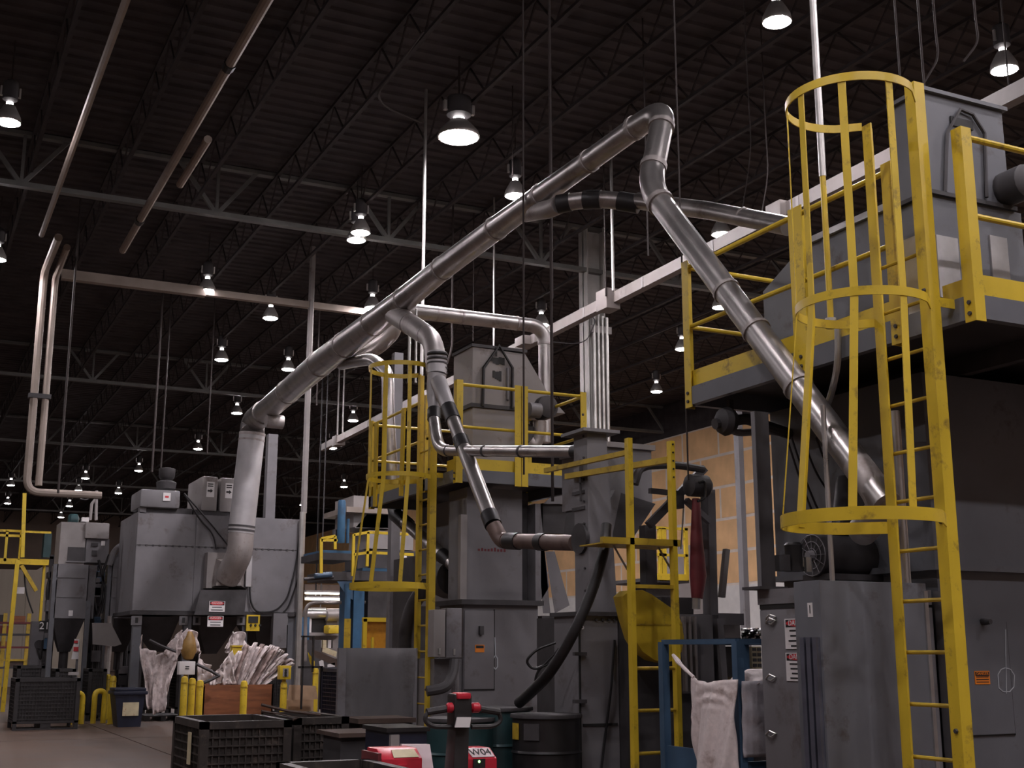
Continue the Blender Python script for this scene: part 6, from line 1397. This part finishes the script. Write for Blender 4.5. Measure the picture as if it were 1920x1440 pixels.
MB().grid(bagfn, 36, 48).build('bag_sheet', 'cloth', bw, solid=.012)
MB().tube(bend([aX(1262, 1228, Xr-.05), aX(1275, 1245, Xr-.06), aX(1292, 1262, Xr-.07), aX(1301, 1270, Xr-.08)], .05), [.012, .02, .02, .018, .016, .014, .014, .014, .014, .014, .012, .012, .012, .012, .012, .012][:len(bend([aX(1262, 1228, Xr-.05), aX(1275, 1245, Xr-.06), aX(1292, 1262, Xr-.07), aX(1301, 1270, Xr-.08)], .05))], 8).build('strap', 'cloth', bw)
MB().tube([aX(1299, 1320, Xr-.08), aX(1297, 1345, Xr-.09), aX(1299, 1360, Xr-.08)], .006, 6).build('tie_cord', 'cloth', bw)
x0r, x1r, z0r, z1r = fy(1394, 1277, 1440, 1420, Y0r-.06)
bq = thing('bulk_bag', 'second bulk bag on the right side of the blue rack, greyed for its shade', 'bag', (x0r+.3, Y0r, .3))
MB().grid(lambda u, v: (x0r+(Xr2-.05-x0r)*u, Y0r-.05+.006*math.sin(u*14+v*5)+.004*math.sin(v*17+u*8), z0r+(z1r-z0r)*v), 20, 20).build('bag_sheet', 'cloth_shaded', bq, solid=.01)
MB().grid(lambda u, v: (x0r+.03+.28*u, Y0r-.04+.16*v+.015*math.sin(u*12), z1r+.10*math.sin(min(1, u*1.5)*1.57)*(1-.25*v)-.1*(1-v)), 14, 8).build('bag_fold', 'cloth', bq, solid=.01)
# clutter behind the rack
cl = thing('parts_cabinet', 'small pale drawer cabinet with parts behind the blue rack', 'cabinet', aY(1420, 1300, 9.7)*np.array([1, 1, 0]))
q = bxY(1410, 1212, 1428, 1262, 9.7, .4); MB().box(q[0], 9.7, .6, q[3], 10.1, q[5]).build('cabinet_body', 'cream', cl)
for k in range(5):
    z = q[2]+(q[5]-q[2])*(k+.15)/5
    for j in range(2): w = (q[3]-q[0])/2; MB().box(q[0]+w*j+.008, 9.69, z, q[0]+w*(j+1)-.008, 9.7, z+(q[5]-q[2])*.12).build('drawer', 'dgrey', cl)
MB().box(*bxY(1393, 1212, 1409, 1270, 9.75, .4)).build('dark_locker', 'dgrey', cl); MB().box(q[0]-.3, 9.72, 0, q[3]+.05, 10.2, .6).build('cabinet_stand', 'dgrey', cl)
sf = MB().grid(lambda u, v: tuple(aY(1390+38*u, 1178+22*v, 9.8+.08*math.sin(u*17+v*9)+.05*math.sin(v*31+u*7))), 16, 12)
single('film_bundle', sf, 'galvb', 'shiny crumpled film bundle on top behind the blue rack', 'film', solid=.01)
MB().box(*bxY(1388, 1196, 1432, 1210, 9.9, .4)).build('cabinet_top', 'dgrey', cl)
# dim valve racks between and behind the small collectors
def valve_rack(label, x0, x1, y0, Y, seed):
    rn = random.Random(seed); q = fy(x0, y0, x1, 1300, Y)
    t = thing('valve_rack', label, 'rack', ((q[0]+q[1])/2, Y+.3, 0))
    for x in (q[0], q[1]-.08): MB().box(x, Y, 0, x+.08, Y+.08, q[3]).build('rack_post', 'dgrey', t)
    for k in range(4): z = .4+(q[3]-.5)*k/3; MB().box(q[0], Y, z, q[1], Y+.06, z+.06).build('cross_bar', 'dgrey', t)
    MB().box(q[0]+.05, Y+.35, .1, q[1]-.05, Y+.5, q[3]-.1).build('back_plate', 'dgrey', t)
    for k in range(7):
        x = rn.uniform(q[0]+.05, q[1]-.25); z = rn.uniform(.5, q[3]-.4)
        MB().box(x, Y-.1, z, x+rn.uniform(.1, .22), Y+.3, z+rn.uniform(.12, .35)).build('valve_body', rn.choice(('grey', 'dgrey', 'dgrey', 'rackblue')), t)
    for k in range(4):
        x = q[0]+.1+(q[1]-q[0]-.2)*k/3; MB().tube(bend([(x, Y-.05, .3), (x, Y-.05, q[3]*.6), (x+rn.uniform(-.2, .2), Y-.05, q[3]*.75), (x, Y+.1, q[3])], .2), rn.uniform(.02, .045), 8).build('riser_tube', rn.choice(('grey', 'dgrey', 'black')), t)
valve_rack('dim rack of valves and tubes between the two small collectors', 168, 196, 1052, 30.8, 1)
valve_rack('dim rack of valves and tubes left of the left small collector', 84, 103, 1040, 30.9, 2)
valve_rack('dim rack of valves and tubes close to the left edge of the big collector', 222, 247, 1060, 30.9, 3)
# stacked dark pallet boxes under and behind the dust collector
for k, (xa_, xb_, yt_, lab) in enumerate(((268, 318, 1232, 'dark pallet box in shadow under the left collector hopper'), (330, 372, 1226, 'dark pallet box in shadow behind the white switch box'), (470, 540, 1226, 'dark pallet box in shadow behind the fan of folded bags'))):
    crate('pallet_box', lab, float(aY(xa_, 1300, 30.2)[0]), float(aY(xb_, 1300, 30.2)[0]), 30.2, float(aY(xa_, yt_, 30.2)[2]), .9)
# props kept out of the way
for o in list(bpy.data.objects):
    if '_o' in o: del o['_o']
